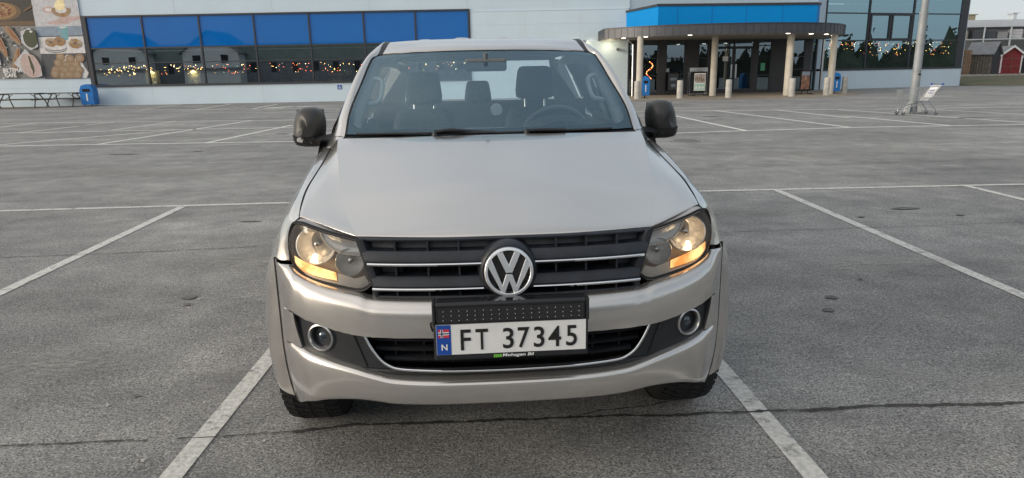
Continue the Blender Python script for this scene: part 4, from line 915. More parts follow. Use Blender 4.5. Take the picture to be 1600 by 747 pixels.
def cushion(nm, c, d, parent=None, mt_='fabric', tp=.86):
    b = MB(); rows = []
    for k, (z, q) in enumerate(((-.5, .80), (-.46, .95), (-.25, 1.0), (.1, .97), (.36, .93), (.47, .84), (.5, .66))):
        row = []
        for j in range(28):
            a = 2*math.pi*j/28; cx, sy = math.cos(a), math.sin(a); w = q*(1-(1-tp)*(z+.5))
            row.append((c[0]+d[0]/2*w*math.copysign(abs(cx)**.42, cx), c[1]+d[1]/2*q*math.copysign(abs(sy)**.55, sy)+.10*(z+.5)*d[2]*.6, c[2]+d[2]*z))
        rows.append(row)
    b.grid(rows, 0, True); b.add(rows[-1], [tuple(range(28))]); b.add(rows[0], [tuple(range(28))])
    return b.build(nm, mt_, parent or truck, 60)
for xc, hw, hz, hh in ((.342, .262, 1.488, .205), (-.392, .245, 1.462, .20)):
    st = cushion('front_seat', (xc, 2.36, 1.02), (.52, .17, .62), tp=.80)
    hr = cushion('headrest', (xc, 2.45, hz), (hw, .12, hh), st, tp=.90)
    b = MB()
    for dx in (-.065, .065): b.tube([(xc+dx, 2.43, 1.28), (xc+dx, 2.45, 1.41)], .0075, 8)
    b.build('headrest_post', 'satin', st, 60)
    b = MB(); b.box((xc, 2.1, .74), (.52, .5, .16)); b.build('seat_cushion', 'fabric', st, bevel=.04)
bk = cushion('rear_bench', (0, 3.20, 1.02), (1.30, .16, .64), tp=.97)
cushion('headrest', (-.02, 3.22, 1.41), (.215, .10, .17), bk); cushion('headrest', (-.42, 3.22, 1.40), (.22, .10, .15), bk); cushion('headrest', (.42, 3.22, 1.40), (.22, .10, .15), bk)
b = MB(); b.box((0, 1.80, 1.594), (.235, .03, .070)); im = b.build('interior_mirror', 'dash', truck, bevel=.014); b = MB(); b.tube([(0, 1.80, 1.62), (0, 1.79, 1.66)], .012, 8); b.build('mirror_stem', 'dash', im)
b = MB(); b.loft(mir([[(0, 1.93, 1.655), (.35, 1.95, 1.650), (.56, 2.02, 1.635)], [(0, 2.4, 1.70), (.35, 2.4, 1.695), (.60, 2.4, 1.67)], [(0, 3.38, 1.69), (.35, 3.38, 1.685), (.60, 3.38, 1.66)]]), 4, 4); b.build('headliner', 'liner', truck, 60)
def inside(s):
    b = MB(); b.loft(sx([[(x-.014, y+.030, z-.004) for x, y, z in PI_[:5]], [(x-.055, y+.16, z-.006) for x, y, z in PI_[:5]], [(x-.085, y+.16, z-.01) for x, y, z in PO_[:5]], [(x-.03, y+.16, z-.01) for x, y, z in PO_[:5]]], s), 4, 3); b.build('pillar_trim', 'trim', truck, 60)
    b = MB(); b.loft(sx([[(x-.04, y, z-.005) for x, y, z in PO_[4:]], [(x-.05, y, z-.07) for x, y, z in PO_[4:]]], s), 3, 2); b.build('roof_rail_trim', 'trim', truck, 60)
    b = MB(); b.tube(cr([(s*.640, 1.86, 1.53), (s*.592, 1.84, 1.515), (s*.590, 1.80, 1.46), (s*.606, 1.74, 1.405), (s*.665, 1.72, 1.392)], 5), .014, 8); b.build('grab_handle', 'trim', truck, 60)
    b = MB(); b.loft(sx([[(.84, y, z) for y in (1.55, 2.4, 3.4)] for z in (1.215, .95, .6)], s), 2, 2); b.build('door_card', 'dash', truck)
    b = MB(); b.loft(sx([[(.86, 2.46, 1.22), (.86, 2.60, 1.22)], [(.665, 2.46, 1.66), (.665, 2.60, 1.66)]], s), 2, 2); b.build('pillar_trim', 'liner', truck)
both(inside)
b = MB(); b.box((0, 2.4, .62), (1.6, 2.0, .04)); b.build('cab_floor', 'dash', truck)
b = MB(); c = (.045, 1.60, 1.355); b.lathe([(.0, -.012), (.030, -.010), (.034, .0), (.030, .008), (.0, .010)], c, 'y', 24); q = b.build('dash_gauge', 'trim', truck, 50); b = MB(); b.tube([(.045, 1.60, 1.325), (.05, 1.58, 1.25)], .007, 8); b.build('gauge_stem', 'dash', q)
b = MB(); b.grid([[(-.13, 1.36, 1.262), (-.13, 1.52, 1.266)], [(.08, 1.36, 1.262), (.08, 1.52, 1.266)]]); b.build('dash_tray', 'trim', truck)

# ================================================================== things on and around the store
C3 = lambda n, c, r=.6, nz=None: MT.__setitem__(n, mat(n, c, r, noise=nz))
for n, c in dict(p_dark=(.035, .032, .026), p_stone=(.20, .20, .195), p_pale=(.50, .50, .53), p_cloth=(.62, .60, .60), p_slate=(.06, .066, .078), p_blue=(.22, .28, .36), p_crust=(.42, .22, .08), p_cheese=(.62, .36, .15), p_red=(.30, .05, .03), p_bun=(.50, .32, .18), p_bun2=(.30, .17, .08), p_cream=(.62, .50, .36), p_pink=(.48, .36, .34), p_green=(.06, .08, .03), p_teal=(.14, .34, .38), p_glow=(.85, .72, .42), p_wood=(.20, .11, .05), p_gold=(.48, .26, .09)).items(): C3(n, [k*(.95 if n in ('p_pale', 'p_cloth', 'p_glow', 'p_teal', 'p_blue', 'p_pink', 'p_stone', 'p_slate') else .60) for k in c], .5, (5, .14))
def poster(u0, u1, z0, z1, base, draw, label):
    b = MB(); mats = [base]; FB(b, fL, u0, u1, -.075, -.022, z0, z1)
    lay = [0]
    def mi(n):
        if n not in mats: mats.append(n)
        return mats.index(n)
    def d(u, z, ru, rz, n, rot=0., a0=0, a1=360, seg=20, wob=0.):
        lay[0] += 1; dd = -.0755-.0006*lay[0]; c, s = math.cos(R(rot)), math.sin(R(rot)); pts = []
        for k in range(seg):
            a = R(a0+(a1-a0)*k/(seg-1 if a1-a0 < 360 else seg)); w = 1+random.uniform(-wob, wob); x, y = ru*math.cos(a)*w, rz*math.sin(a)*w
            pts.append((min(u1, max(u0, u+x*c-y*s)), min(z1, max(z0, z+x*s+y*c))))
        b.add([fL(p[0], dd, p[1]) for p in pts], [tuple(range(seg))], mi(n))
    def q(ua, ub, za, zb, n): lay[0] += 1; dd = -.0755-.0006*lay[0]; b.add([fL(ua, dd, za), fL(ub, dd, za), fL(ub, dd, zb), fL(ua, dd, zb)], [(0, 1, 2, 3)], mi(n))
    def poly(pts, n): lay[0] += 1; dd = -.0755-.0006*lay[0]; b.add([fL(u, dd, z) for u, z in pts], [tuple(range(len(pts)))], mi(n))
    def txt(s, ua, ub, za, zb, n): lay[0] += 1; dd = -.0755-.0006*lay[0]; letter(b, s, lambda u, v: fL(u, dd, v), ua, ub, za, zb, mi(n), .02)
    draw(d, q, poly, txt)
    o = b.build('wall_poster', [MT[m_] for m_ in mats]); tag(o, label, 'poster', 'food posters on the facade'); return o
def d1(d, q, poly, txt):
    q(-6.9, -3.02, 5.09, 5.35, 'p_wood'); d(-5.0, 5.95, 1.25, .56, 'p_wood'); d(-5.15, 6.0, 1.12, .50, 'p_gold', wob=.02); d(-5.15, 6.03, 1.02, .43, 'p_crust', wob=.04)
    for k in range(46): a = random.uniform(0, 6.3); r = math.sqrt(random.random())*.9; d(-5.15+r*math.cos(a), 6.04+r*.40*math.sin(a), random.uniform(.06, .14), random.uniform(.03, .06), random.choice(('p_cheese', 'p_red', 'p_red', 'p_cream', 'p_red')), seg=9, wob=.2)
    poly([(-3.6, 6.0), (-3.02, 6.3), (-3.02, 6.15), (-3.55, 5.9)], 'p_wood')
poster(-6.9, -3.005, 5.06, 7.6, 'p_dark', d1, 'dark poster of a whole pizza at the top left of the facade')
def d2(d, q, poly, txt):
    for k in range(170): d(random.uniform(-6.8, -3.1), random.uniform(1.85, 4.95), random.uniform(.03, .13), random.uniform(.02, .08), random.choice(('p_slate', 'p_pale', 'p_stone', 'p_dark')), seg=8, wob=.3, rot=random.uniform(0, 180))
    d(-3.45, 4.25, .62, .72, 'p_pale', rot=20, seg=6); d(-3.40, 4.28, .46, .56, 'p_green', wob=.06); d(-3.3, 4.7, .10, .07, 'p_cloth')
    for u, z, rot in ((-5.35, 3.95, 107), (-4.55, 4.6, 124), (-4.55, 2.95, 70)):
        d(u, z, .82, .21, 'p_bun', rot=rot, wob=.03); d(u+.02, z, .74, .10, 'p_red', rot=rot, wob=.12)
        for k in range(10): t = -.62+k*.135; d(u+t*math.cos(R(rot)), z+t*math.sin(R(rot)), .08, .045, random.choice(('p_cheese', 'p_cream', 'p_gold')), rot=rot+40, seg=8, wob=.2)
    poly([(-4.75, 2.75), (-3.85, 3.65), (-3.05, 2.6), (-3.05, 1.95), (-3.4, 1.86), (-3.95, 1.95)], 'p_pale'); d(-3.70, 2.62, .60, .78, 'p_pink', rot=20, wob=.04); d(-3.62, 2.66, .09, .5, 'p_green', rot=8, wob=.25); d(-3.55, 2.3, .05, .3, 'p_green', rot=-10, wob=.2)
    d(-6.05, 3.2, .55, .72, 'p_pale', seg=5, rot=30); d(-6.05, 3.2, .36, .52, 'p_bun2', wob=.05)
    txt('BILTEMA', -5.52, -4.30, 2.20, 2.47, 'white'); txt('CAFE', -5.46, -4.72, 1.90, 2.15, 'white')
poster(-6.9, -3.005, 1.80, 5.055, 'p_stone', d2, 'stone grey poster of hot dogs with white cafe lettering near its foot')
def d3(d, q, poly, txt):
    d(-2.0, 6.0, .40, .22, 'p_pink', wob=.1); d(-2.0, 6.0, .22, .10, 'p_cloth'); d(-1.1, 5.35, 1.1, .2, 'p_pink', wob=.25, rot=10)
    for k in range(12): a = R(180+k*16.4); d(-1.22+.46*math.cos(a), 5.98+.30*math.sin(a), .15, .13, random.choice(('p_bun', 'p_gold', 'p_bun')), wob=.08, seg=12)
    d(-1.22, 5.97, .36, .18, 'p_cloth'); d(-1.25, 6.25, .34, .30, 'p_glow', wob=.1); d(-1.1, 6.6, .18, .3, 'p_glow', wob=.1)
poster(-3.0, -.10, 5.0, 7.6, 'p_pale', d3, 'pale poster of a half moon pastry under falling icing sugar')
def d4(d, q, poly, txt):
    q(-3.0, -.10, 4.4, 4.995, 'p_blue'); q(-3.0, -.10, 4.36, 4.42, 'p_slate')
    d(-1.30, 4.93, .33, .10, 'p_teal'); poly([(-1.63, 4.92), (-1.52, 4.15), (-1.08, 4.15), (-.97, 4.92)], 'p_teal'); d(-1.45, 4.6, .06, .3, 'p_blue'); d(-1.3, 4.93, .24, .06, 'p_cloth')
    for k in range(4): d(-1.95, 3.62+.05*k, .72, .24, 'p_slate' if k % 2 == 0 else 'p_cloth'); 
    d(-1.95, 3.83, .74, .24, 'p_cloth')
    for cu, cz, r in ((-2.2, 4.02, .34), (-1.65, 4.07, .34), (-.66, 3.93, .40)):
        for k in range(9): a = 2*math.pi*k/9; d(cu+r*math.cos(a)*.7, cz+r*.48*math.sin(a), .16, .12, random.choice(('p_bun', 'p_gold', 'p_cream')), wob=.1, seg=10)
        d(cu, cz+.02, .14, .08, 'p_bun2')
poster(-3.0, -.10, 3.33, 4.997, 'p_cloth', d4, 'grey poster of waffles on stacked plates beside a turquoise glass')
def d5(d, q, poly, txt):
    poly([(-2.35, 2.45), (-1.3, 3.28), (-.45, 2.75), (-.12, 2.1), (-.3, 1.78), (-2.2, 1.78)], 'p_cloth')
    for u, z in ((-1.75, 3.10), (-1.15, 2.98), (-1.95, 2.72), (-1.45, 2.62), (-.85, 2.62), (-2.15, 2.3), (-1.6, 2.28), (-1.1, 2.32), (-.7, 2.28), (-1.85, 1.98), (-1.35, 1.98), (-.85, 1.97), (-2.25, 2.05), (-.5, 3.02)):
        d(u, z, .30, .265, 'p_bun2'); d(u-.015, z+.015, .27, .235, 'p_bun'); d(u-.01, z+.01, .20, .17, 'p_bun2'); d(u-.01, z+.012, .16, .135, 'p_cream'); d(u, z+.005, .10, .085, 'p_bun2'); d(u, z+.01, .06, .05, 'p_cream')
poster(-3.0, -.10, 1.76, 3.327, 'p_slate', d5, 'dark poster of a heap of cinnamon buns beside the corner of the window band')

# --- small wheelchair sign
b = MB(); FB(b, fL, 15.88, 16.16, -.04, -.018, .76, 1.04); o = b.build('disabled_sign', 'plate_b'); tag(o, 'small blue wheelchair sign on the white plinth below the windows', 'sign')
b = MB(); ff = lambda u, z: fL(15.88+u*.28, -.0415, .76+z*.28)
b.add([ff(.46+.09*math.cos(a), .84+.09*math.sin(a)) for a in np.linspace(0, 5.8, 12)], [tuple(range(12))])
for q in ([(.40, .72), (.52, .72), (.54, .40), (.42, .38)], [(.42, .62), (.70, .62), (.70, .54), (.42, .54)], [(.48, .46), (.72, .46), (.84, .16), (.76, .13), (.66, .37), (.48, .37)]): b.add([ff(*p) for p in q], [tuple(range(len(q)))])
ar = [(.44+.24*math.cos(a), .34+.24*math.sin(a)) for a in np.linspace(R(120), R(345), 14)]; ai = [(.44+.17*math.cos(a), .34+.17*math.sin(a)) for a in np.linspace(R(120), R(345), 14)]
b.grid([[ff(*p) for p in ar], [ff(*p) for p in ai]]); b.build('wheelchair_symbol', 'white', o)
# --- wall lamp with its light
t = thing('wall_lamp', (4.85, 44.92, 3.40), 'small lit wall lamp on the white facade left of the canopy', 'wall lamp')
b = MB(); b.box((0, .03, .06), (.10, .06, .16)); b.lathe([(.0, .10), (.14, .08), (.17, .0), (.16, .0), (.10, .05)], (0, -.18, .02), 'z', 16); b.build('lamp_shade', 'zinc', t, 40)
b = MB(); b.lathe([(.0, -.06), (.06, -.04), (.07, .02), (.0, .05)], (0, -.18, .0), 'z', 12); b.build('bulb', 'lit', t, 60)
ld = bpy.data.lights.new('wall_lamp_light', 'POINT'); ld.energy = 9; ld.color = (1, .86, .55); ld.shadow_soft_size = .08; lo_ = bpy.data.objects.new('wall_lamp_light', ld); COL.objects.link(lo_); lo_.parent = t; lo_.location = (0, -.20, -.10)
t = thing('wall_lamp', (7.0, 44.86, 2.9), 'lit wall lamp under the left end of the canopy', 'wall lamp')
b = MB(); b.box((0, .03, .06), (.10, .06, .16)); b.lathe([(.0, .10), (.10, .08), (.12, .0), (.11, .0)], (0, -.12, .02), 'z', 16); b.build('lamp_shade', 'zinc', t, 40)
ld2 = ld.copy(); ld2.energy = 12; lo_ = bpy.data.objects.new('wall_lamp_light', ld2); COL.objects.link(lo_); lo_.parent = t; lo_.location = (-.6, -.5, .25)

# --- strings of lights inside the windows
for n, c, s_ in (('fairy_amber', (1, .50, .13), 13), ('fairy_red', (1, .14, .06), 10), ('fairy_white', (1, .74, .40), 13), ('fairy_green', (.35, .8, .3), 3)): MT[n] = mat(n, c, .4, emit=(c, s_))
def lightstring(f, u0, u1, z, drop, n, w, label):
    b = MB(); c = (u0+u1)/2
    for k in range(n):
        u = random.uniform(u0, u1); dz = random.random()**1.6*drop; d = .5+random.uniform(-.1, .25); r = random.choice((.016, .020, .026)); p = f(u, d, z-dz)
        b.add([(p[0]+a*r, p[1]+bb*r, p[2]+g*r) for a, bb, g in ((1, 0, 0), (-1, 0, 0), (0, 1, 0), (0, -1, 0), (0, 0, 1), (0, 0, -1))], [(0, 2, 4), (2, 1, 4), (1, 3, 4), (3, 0, 4), (2, 0, 5), (1, 2, 5), (3, 1, 5), (0, 3, 5)], random.choices((0, 1, 2, 3), w)[0])
    b.tube([f(u, .5, z+.02+.02*math.sin(u*3)) for u in np.linspace(u0, u1, 14)], .006, 4, 4)
    return tag(b.build('light_string', ['fairy_amber', 'fairy_red', 'fairy_white', 'fairy_green', 'gap']), label, 'light string', 'light strings in the shop windows')
for i, (n, w, l) in enumerate(((58, (7, 0, 5, 0), 'dense yellow light string behind the first window from the posters'), (34, (6, 1, 4, 1), 'warm light string behind the second window from the posters'), (28, (3, 6, 3, 1), 'red and amber light string behind the third window from the posters'), (26, (2, 7, 2, 1), 'mostly red light string behind the fourth window from the posters'), (28, (4, 5, 3, 1), 'mixed light string behind the fifth window from the posters'), (26, (4, 5, 3, 1), 'light string behind the sixth window from the posters, seen past the truck roof'), (26, (4, 5, 3, 1), 'light string behind the last window of the band, hidden low behind the truck'))):
    lightstring(fL, U[i]+.3, U[i+1]-.1, 2.50, .62, n, w, l)
for i, (n, l) in enumerate(((34, 'orange light string in the right glass front nearest the canopy'), (52, 'dense orange light string in the middle of the right glass front'), (46, 'orange light string in the right glass front behind the street lamp'))): lightstring(fR, M_[i]+.15, M_[i+1]-.15, 3.34, .95 if i else .5, n, (7, 4, 3, 0), l)
b = MB()
for k in range(26):
    a = k/25; p = fE(1.75+.22*math.sin(a*7), .5, 2.1-1.05*a+.05*random.random()); r = .028
    b.add([(p[0]+q*r, p[1]+bb*r, p[2]+g*r) for q, bb, g in ((1, 0, 0), (-1, 0, 0), (0, 1, 0), (0, -1, 0), (0, 0, 1), (0, 0, -1))], [(0, 2, 4), (2, 1, 4), (1, 3, 4), (3, 0, 4), (2, 0, 5), (1, 2, 5), (3, 1, 5), (0, 3, 5)], 1 if k % 3 else 0)
tag(b.build('light_string', ['fairy_amber', 'fairy_red']), 'winding red light string hanging behind the entrance glass', 'light string', 'light strings in the shop windows')
# --- what stands inside the shop
MT['inlamp'] = mat('lit_sconce', (1, .85, .4), .4, emit=((1, .74, .30), 5)); MT['spruce'] = mat('spruce_green', (.02, .04, .02), .9, noise=(8, .5)); MT['beige'] = mat('beige_board', (.26, .23, .16), .8); MT['shelfgrey'] = mat('shelf_grey', (.12, .13, .14), .6)
for i, (u, w) in enumerate(((2.75, 1.0), (5.6, .9))):
    t = thing('wall_sconce', fL(u, 2.2, 2.05), 'lit yellow sconce on a beige board inside the shop, '+('near the posters' if i == 0 else 'second from the posters'), 'sconce', 0, 'sconces inside the shop')
    b = MB(); b.box((0, .12, -.55), (w, .04, 1.4)); b.build('board', 'beige', t); b = MB(); b.lathe([(.0, .16), (.22, .0), (.20, -.01), (.0, .02)], (0, 0, -.02), 'z', 14); b.build('shade', 'inlamp', t, 40)
    b = MB(); b.box((.1, .09, -.75), (.28, .01, .42)); b.build('paper_notice', 'white', t)
    ld = bpy.data.lights.new('sconce_light', 'POINT'); ld.energy = 5; ld.color = (1, .8, .4); ld.shadow_soft_size = .1; lo_ = bpy.data.objects.new('sconce_light', ld); COL.objects.link(lo_); lo_.parent = t; lo_.location = (0, -.05, -.18)
def cone_tree(o, h, r, n):
    b = MB()
    for k in range(n):
        z = random.random()**1.3; rr = r*(1-z)*random.uniform(.5, 1.08); a = random.uniform(0, 6.3); s_ = .16*h/2*(1.2-z); c = (rr*math.cos(a), rr*math.sin(a), .12*h+z*.88*h)
        b.add([(c[0]-s_*math.sin(a)*.5, c[1]+s_*math.cos(a)*.5, c[2]), (c[0]+s_*math.sin(a)*.5, c[1]-s_*math.cos(a)*.5, c[2]), (c[0]+s_*math.cos(a), c[1]+s_*math.sin(a), c[2]-s_*.6)], [(0, 1, 2)])
    b.build('foliage', 'spruce', o, recalc=False); b = MB(); b.tube([(0, 0, 0), (0, 0, h*.8)], [.06*h/2, .01], 6); b.build('trunk', 'p_wood', o)
t = thing('christmas_tree', fL(1.35, 1.6, .6), 'dark green christmas tree behind the first window', 'christmas tree'); cone_tree(t, 1.6, .5, 420)
def shelf(f, u, d, w, h, seed, label, cols):
    random.seed(seed); p = f(u, d, .6); q = f(u+1, d, .6); t = thing('display_shelf', p, label, 'display shelf', math.atan2(q[1]-p[1], q[0]-p[0]), 'display shelves inside the shop')
    b = MB()
    for z in (.1, .65, 1.2, 1.7): b.box((0, 0, z*h/1.75), (w, .5, .03))
    for x in (-w/2, w/2): b.box((x, 0, h/2), (.04, .52, h))
    b.box((0, .26, h/2), (w, .02, h)); b.build('rack', 'shelfgrey', t)
    for z in (.1, .65, 1.2):
        x = -w/2+.1; g = MB()
        while x < w/2-.2:
            ww = random.uniform(.12, .4); hh = random.uniform(.15, .42); g.box((x+ww/2, -.02, z*h/1.75+.02+hh/2), (ww*.9, .3, hh), 0, random.randrange(len(cols))); x += ww
        g.build('goods', cols, t)
gc = ['p_red', 'p_slate', 'p_pale', 'p_wood', 'p_dark', 'p_blue']
shelf(fL, 8.9, 3.2, 2.6, 1.7, 3, 'tall shelf of dark goods behind the third window', ['p_slate', 'p_dark', 'p_dark', 'shelfgrey']); shelf(fL, 12.4, 3.0, 2.8, 1.7, 4, 'shelf of dark goods with one pale box behind the fourth window', ['p_dark', 'p_slate', 'p_dark', 'p_blue'])
shelf(fL, 15.4, 2.4, 1.6, 1.5, 5, 'shelf of pale and red boxes behind the fifth window', ['p_pale', 'p_red', 'p_slate']); shelf(fL, 19.5, 2.2, 2.6, 1.4, 6, 'shelf of red goods behind the sixth window', ['p_red', 'p_red', 'p_pale', 'p_slate']); shelf(fL, 22.8, 2.4, 2.2, 1.4, 8, 'shelf of mixed goods behind the last window of the band', gc)
shelf(fR, 2.2, 2.8, 2.4, 1.2, 9, 'low shelf behind the right glass front beside the canopy', ['p_slate', 'p_dark', 'p_pale']); shelf(fR, 6.0, 2.8, 2.8, 1.3, 10, 'low shelf in the middle of the right glass front', ['p_dark', 'p_slate', 'p_wood']); shelf(fR, 10.4, 3.0, 2.8, 1.3, 12, 'low shelf behind the glass front right of the street lamp', ['p_dark', 'p_slate', 'p_green'])
random.seed(21)
t = thing('wicker_basket', fL(17.05, .9, .6), 'brown wicker basket with a lit gold ornament behind the fifth window', 'basket'); b = MB(); b.lathe([(.0, .9), (.28, .85), (.42, .5), (.36, .1), (.0, .1)], (0, 0, 0), 'z', 16); b.build('basket_body', 'p_wood', t, 50); b = MB(); b.lathe([(.0, .1), (.12, .06), (.1, -.06), (.0, -.1)], (.2, -.35, .75), 'z', 10); b.build('ornament', 'fairy_amber', t, 50)

# --- bollards, bins, poster stands
def bollard(x, y, label):
    b = MB(); b.lathe([(.172, 0), (.166, .96), (.150, 1.0), (.0, 1.005)], (0, 0, 0), 'z', 20); o = b.build('bollard', 'concrete', smooth=40); o.location = (x, y, .012); return tag(o, label, 'bollard', 'concrete bollards in front of the entrance')
for x, y, l in ((7.35, 39.5, 'pale concrete bollard beside the left canopy column and blue bin'), (9.73, 39.2, 'pale concrete bollard in front of the dark poster stand'), (12.38, 38.8, 'pale concrete bollard in front of the entrance doors'), (16.04, 39.0, 'pale concrete bollard touching the column right of the doors'), (18.42, 39.9, 'pale concrete bollard left of the right blue bin'), (20.68, 42.4, 'pale concrete bollard right of both blue bins by the glass front')): bollard(x, y, l)
MT['binblue'] = mat('bin_blue', (.01, .17, .52), .45, noise=(3, .15))
def bin_(x, y, label, w=.40, z0=.12, h=1.1, rz=0):
    t = thing('litter_bin', (x, y, .01), label, 'litter bin', rz, 'blue litter bins')
    b = MB(); b.prism([(-w/2, z0), (w/2, z0), (w/2*1.04, z0+h*.72), (w/2*.75, z0+h*.93), (0, z0+h), (-w/2*.75, z0+h*.93), (-w/2*1.04, z0+h*.72)], lambda p, k: (p[0], k, p[1]), -w*.42, w*.42); b.build('bin_body', 'binblue', t, bevel=.02)
    b = MB(); b.box((0, -w*.42-.006, z0+h*.70), (w*.55, .012, h*.14)); b.build('bin_opening', 'gap', t)
    b = MB(); b.box((.0, -w*.42-.006, z0+h*.36), (w*.10, .010, h*.36)); b.build('bin_sticker', 'white', t)
    b = MB(); b.tube([(-.0, w*.2, 0), (0, w*.2, z0+.2)], .035, 8); b.box((0, w*.1, .015), (w*.6, w*.6, .03)); b.build('bin_foot', 'zinc', t)
bin_(7.98, 40.4, 'blue litter bin at the left end of the canopy', .46, .16, 1.10); bin_(20.1, 42.4, 'blue litter bin at the right end of the canopy', .46, .14, 1.12); bin_(-26.95, 44.2, 'big blue litter bin by the picnic tables below the posters', .80, .10, 1.28, .12)
MT['post_a'] = mat('poster_photo', (.16, .13, .12), .4, noise=(5, .6), col2=(.55, .5, .48)); MT['post_b'] = mat('poster_dark_photo', (.04, .035, .045), .4, noise=(4, .5), col2=(.35, .18, .10)); MT['post_c'] = mat('poster_mint', (.36, .60, .55), .4)
def stand(x, y, rz, w, label, kind):
    t = thing('poster_stand', (x, y, .012), label, 'poster stand', rz, 'poster stands by the entrance')
    b = MB()
    for q in ((-w/2, 0, .82, .05, .05, 1.2), (w/2, 0, .82, .05, .05, 1.2)): b.box(q[:3], q[3:])
    b.box((0, 0, 1.40), (w+.05, .05, .04)); b.box((0, 0, .24), (w-.05, .05, .05)); b.box((0, .02, .82), (w-.06, .012, 1.12)); b.build('stand_frame', 'gloss_black', t)
    b = MB()
    for s in (-1, 1): b.tube([(s*w*.3, 0, .24), (s*w*.3, -.02, .03), (s*w*.65, -.42, .02)], .022, 6); b.tube([(s*w*.3, 0, .05), (s*w*.75, .40, .02)], .022, 6)
    b.box((0, 0, .05), (w*1.5, .03, .03)); b.build('stand_feet', 'gloss_black', t)
    b = MB(); W2 = w/2-.05; rect = lambda x0, x1, z0, z1, d, mi: b.add([(x0, -d, z0), (x1, -d, z0), (x1, -d, z1), (x0, -d, z1)], [(0, 1, 2, 3)], mi)
    if kind == 'a':
        rect(-W2, W2, .30, 1.36, .012, 0); rect(-W2+.03, W2-.03, .78, 1.30, .014, 1); rect(-W2+.03, W2-.03, .34, .72, .0145, 2)
        for k in range(3): rect(-W2+.08+k*.2, -W2+.2+k*.2, .42, .56, .016, 0)
        for k in range(5): rect(-.28+k*.12, -.22+k*.12, .9, 1.0+.2*random.random(), .016, 3)
        M2 = ['white', 'post_a', 'post_c', 'p_bun2']
    elif kind == 'b':
        rect(-W2, W2, .30, 1.36, .012, 0); rect(-.02, .04, .9, 1.06, .014, 1); rect(-W2+.02, W2-.02, 1.12, 1.34, .0135, 2); rect(.06, .16, .5, .6, .014, 3); M2 = ['post_b', 'p_cream', 'p_blue', 'p_red']
    else:
        rect(-W2, W2, .30, 1.36, .012, 0); rect(-.22, .22, .92, 1.10, .014, 1); rect(-.15, .15, .5, .7, .014, 1); M2 = ['p_slate', 'p_blue']
    b.build('poster_sheet', M2, t)
stand(11.88, 42.95, -.08, .80, 'poster stand with a bright white and mint poster by the glass cabinet', 'a'); stand(17.95, 41.75, .05, .62, 'poster stand with a dark poster right of the doors', 'b'); stand(10.75, 45.15, .2, .82, 'dark grey poster stand close to the entrance glass', 'c')
t = thing('display_cabinet', (12.05, 44.15, .012), 'silver framed glass cabinet behind the bright poster stand', 'cabinet', -.05)
b = MB()
for x in (-.53, .53):
    for y in (-.25, .25): b.box((x, y, .75), (.05, .05, 1.5))
b.box((0, 0, 1.58), (1.12, .56, .24)); b.box((0, 0, .06), (1.1, .55, .06)); b.build('cabinet_frame', 'satin', t)
b = MB(); b.grid([[(-.5, -.25, .1), (.5, -.25, .1)], [(-.5, -.25, 1.46), (.5, -.25, 1.46)]]); b.build('cabinet_glass', 'sideglass', t)

# --- picnic tables
MT['tablewood'] = mat('weathered_table_wood', (.085, .075, .062), .8, noise=(6, .35))
def picnic(x, y, L_, k, rz, label):
    t = thing('picnic_table', (x, y, .012), label, 'picnic table', rz, 'picnic tables below the posters')
    b = MB()
    for j in range(4): b.box((0, (-.30+.2*j)*k, .76*k), (L_, .18*k, .045*k))
    b.build('table_top', 'tablewood', t)
    for s in (-1, 1):
        b = MB()
        for j in (0, 1): b.box((0, s*(.56+.14*j)*k, .45*k), (L_, .13*k, .04*k))
        b.build('bench', 'tablewood', t)
    for s in (-1, 1):
        b = MB(); xx = s*(L_/2-.22)
        for q in (-1, 1): b.tube([(xx-.12*s, q*.18*k, .74*k), (xx, q*.36*k, .43*k), (xx+.06*s, q*.62*k, .0)], .028*k, 6)
        b.tube([(xx, -.70*k, .42*k), (xx, .70*k, .42*k)], .026*k, 6); b.tube([(xx, -.38*k, .72*k), (xx, .38*k, .72*k)], .026*k, 6); b.tube([(xx, 0, .44*k), (xx-.5*s, 0, .72*k)], .018*k, 6); b.build('leg_frame', 'tablewood', t)
picnic(-30.5, 43.1, 2.55, 1.15, .03, 'picnic table below the hot dog poster'); picnic(-28.45, 44.05, 1.95, 1.12, .04, 'picnic table next to the big blue litter bin'); picnic(-33.4, 42.9, 2.5, 1.15, .03, 'picnic table cut off by the left edge of the photo')

# --- shopping trolley and street lamp
MT['wire'] = mat('zinc_wire', (.46, .47, .48), .3, .9); MT['trolleyblue'] = mat('trolley_blue', (.01, .06, .38), .4)
t = thing('shopping_trolley', (13.28, 22.3, .004), 'abandoned wire shopping trolley in front of the street lamp', 'shopping trolley', .04)
def bk(u, v, w):                                    # u: front 0 to back 1, v: side -1..1, w: bottom 0 to top 1
    x = (-.58+.95*u)+(.10*w*u)-.02*w*(1-u); hw = (.17+.08*u)*(.86+.14*w); z = lerp(lerp(.50, .42, u), lerp(.80, .90, u), w); return (x, v*hw, z)
b = MB(); n1 = 15
for v in (-1, 1):
    for u in np.linspace(0, 1, n1): b.tube([bk(u, v, 0), bk(u, v, 1)], .0042, 5)
    for w in np.linspace(0, 1, 6): b.tube([bk(0, v, w), bk(1, v, w)], .0042 if 0 < w < 1 else .008, 5)
for w in np.linspace(0, 1, 6): b.tube([bk(0, -1, w), bk(0, 1, w)], .0045 if w < 1 else .008, 5)
for v in np.linspace(-1, 1, 9): b.tube([bk(0, v, 1), bk(0, v, 0), bk(1, v, 0)], .0042, 5)
for u in np.linspace(0, 1, 10): b.tube([bk(u, -1, 0), bk(u, 1, 0)], .0042, 5)
b.build('basket', 'wire', t, 60)
b = MB()
for v in np.linspace(-1, 1, 8): b.tube([bk(.84, v*.93, .05), (.60, v*.24, .93)], .006, 5)
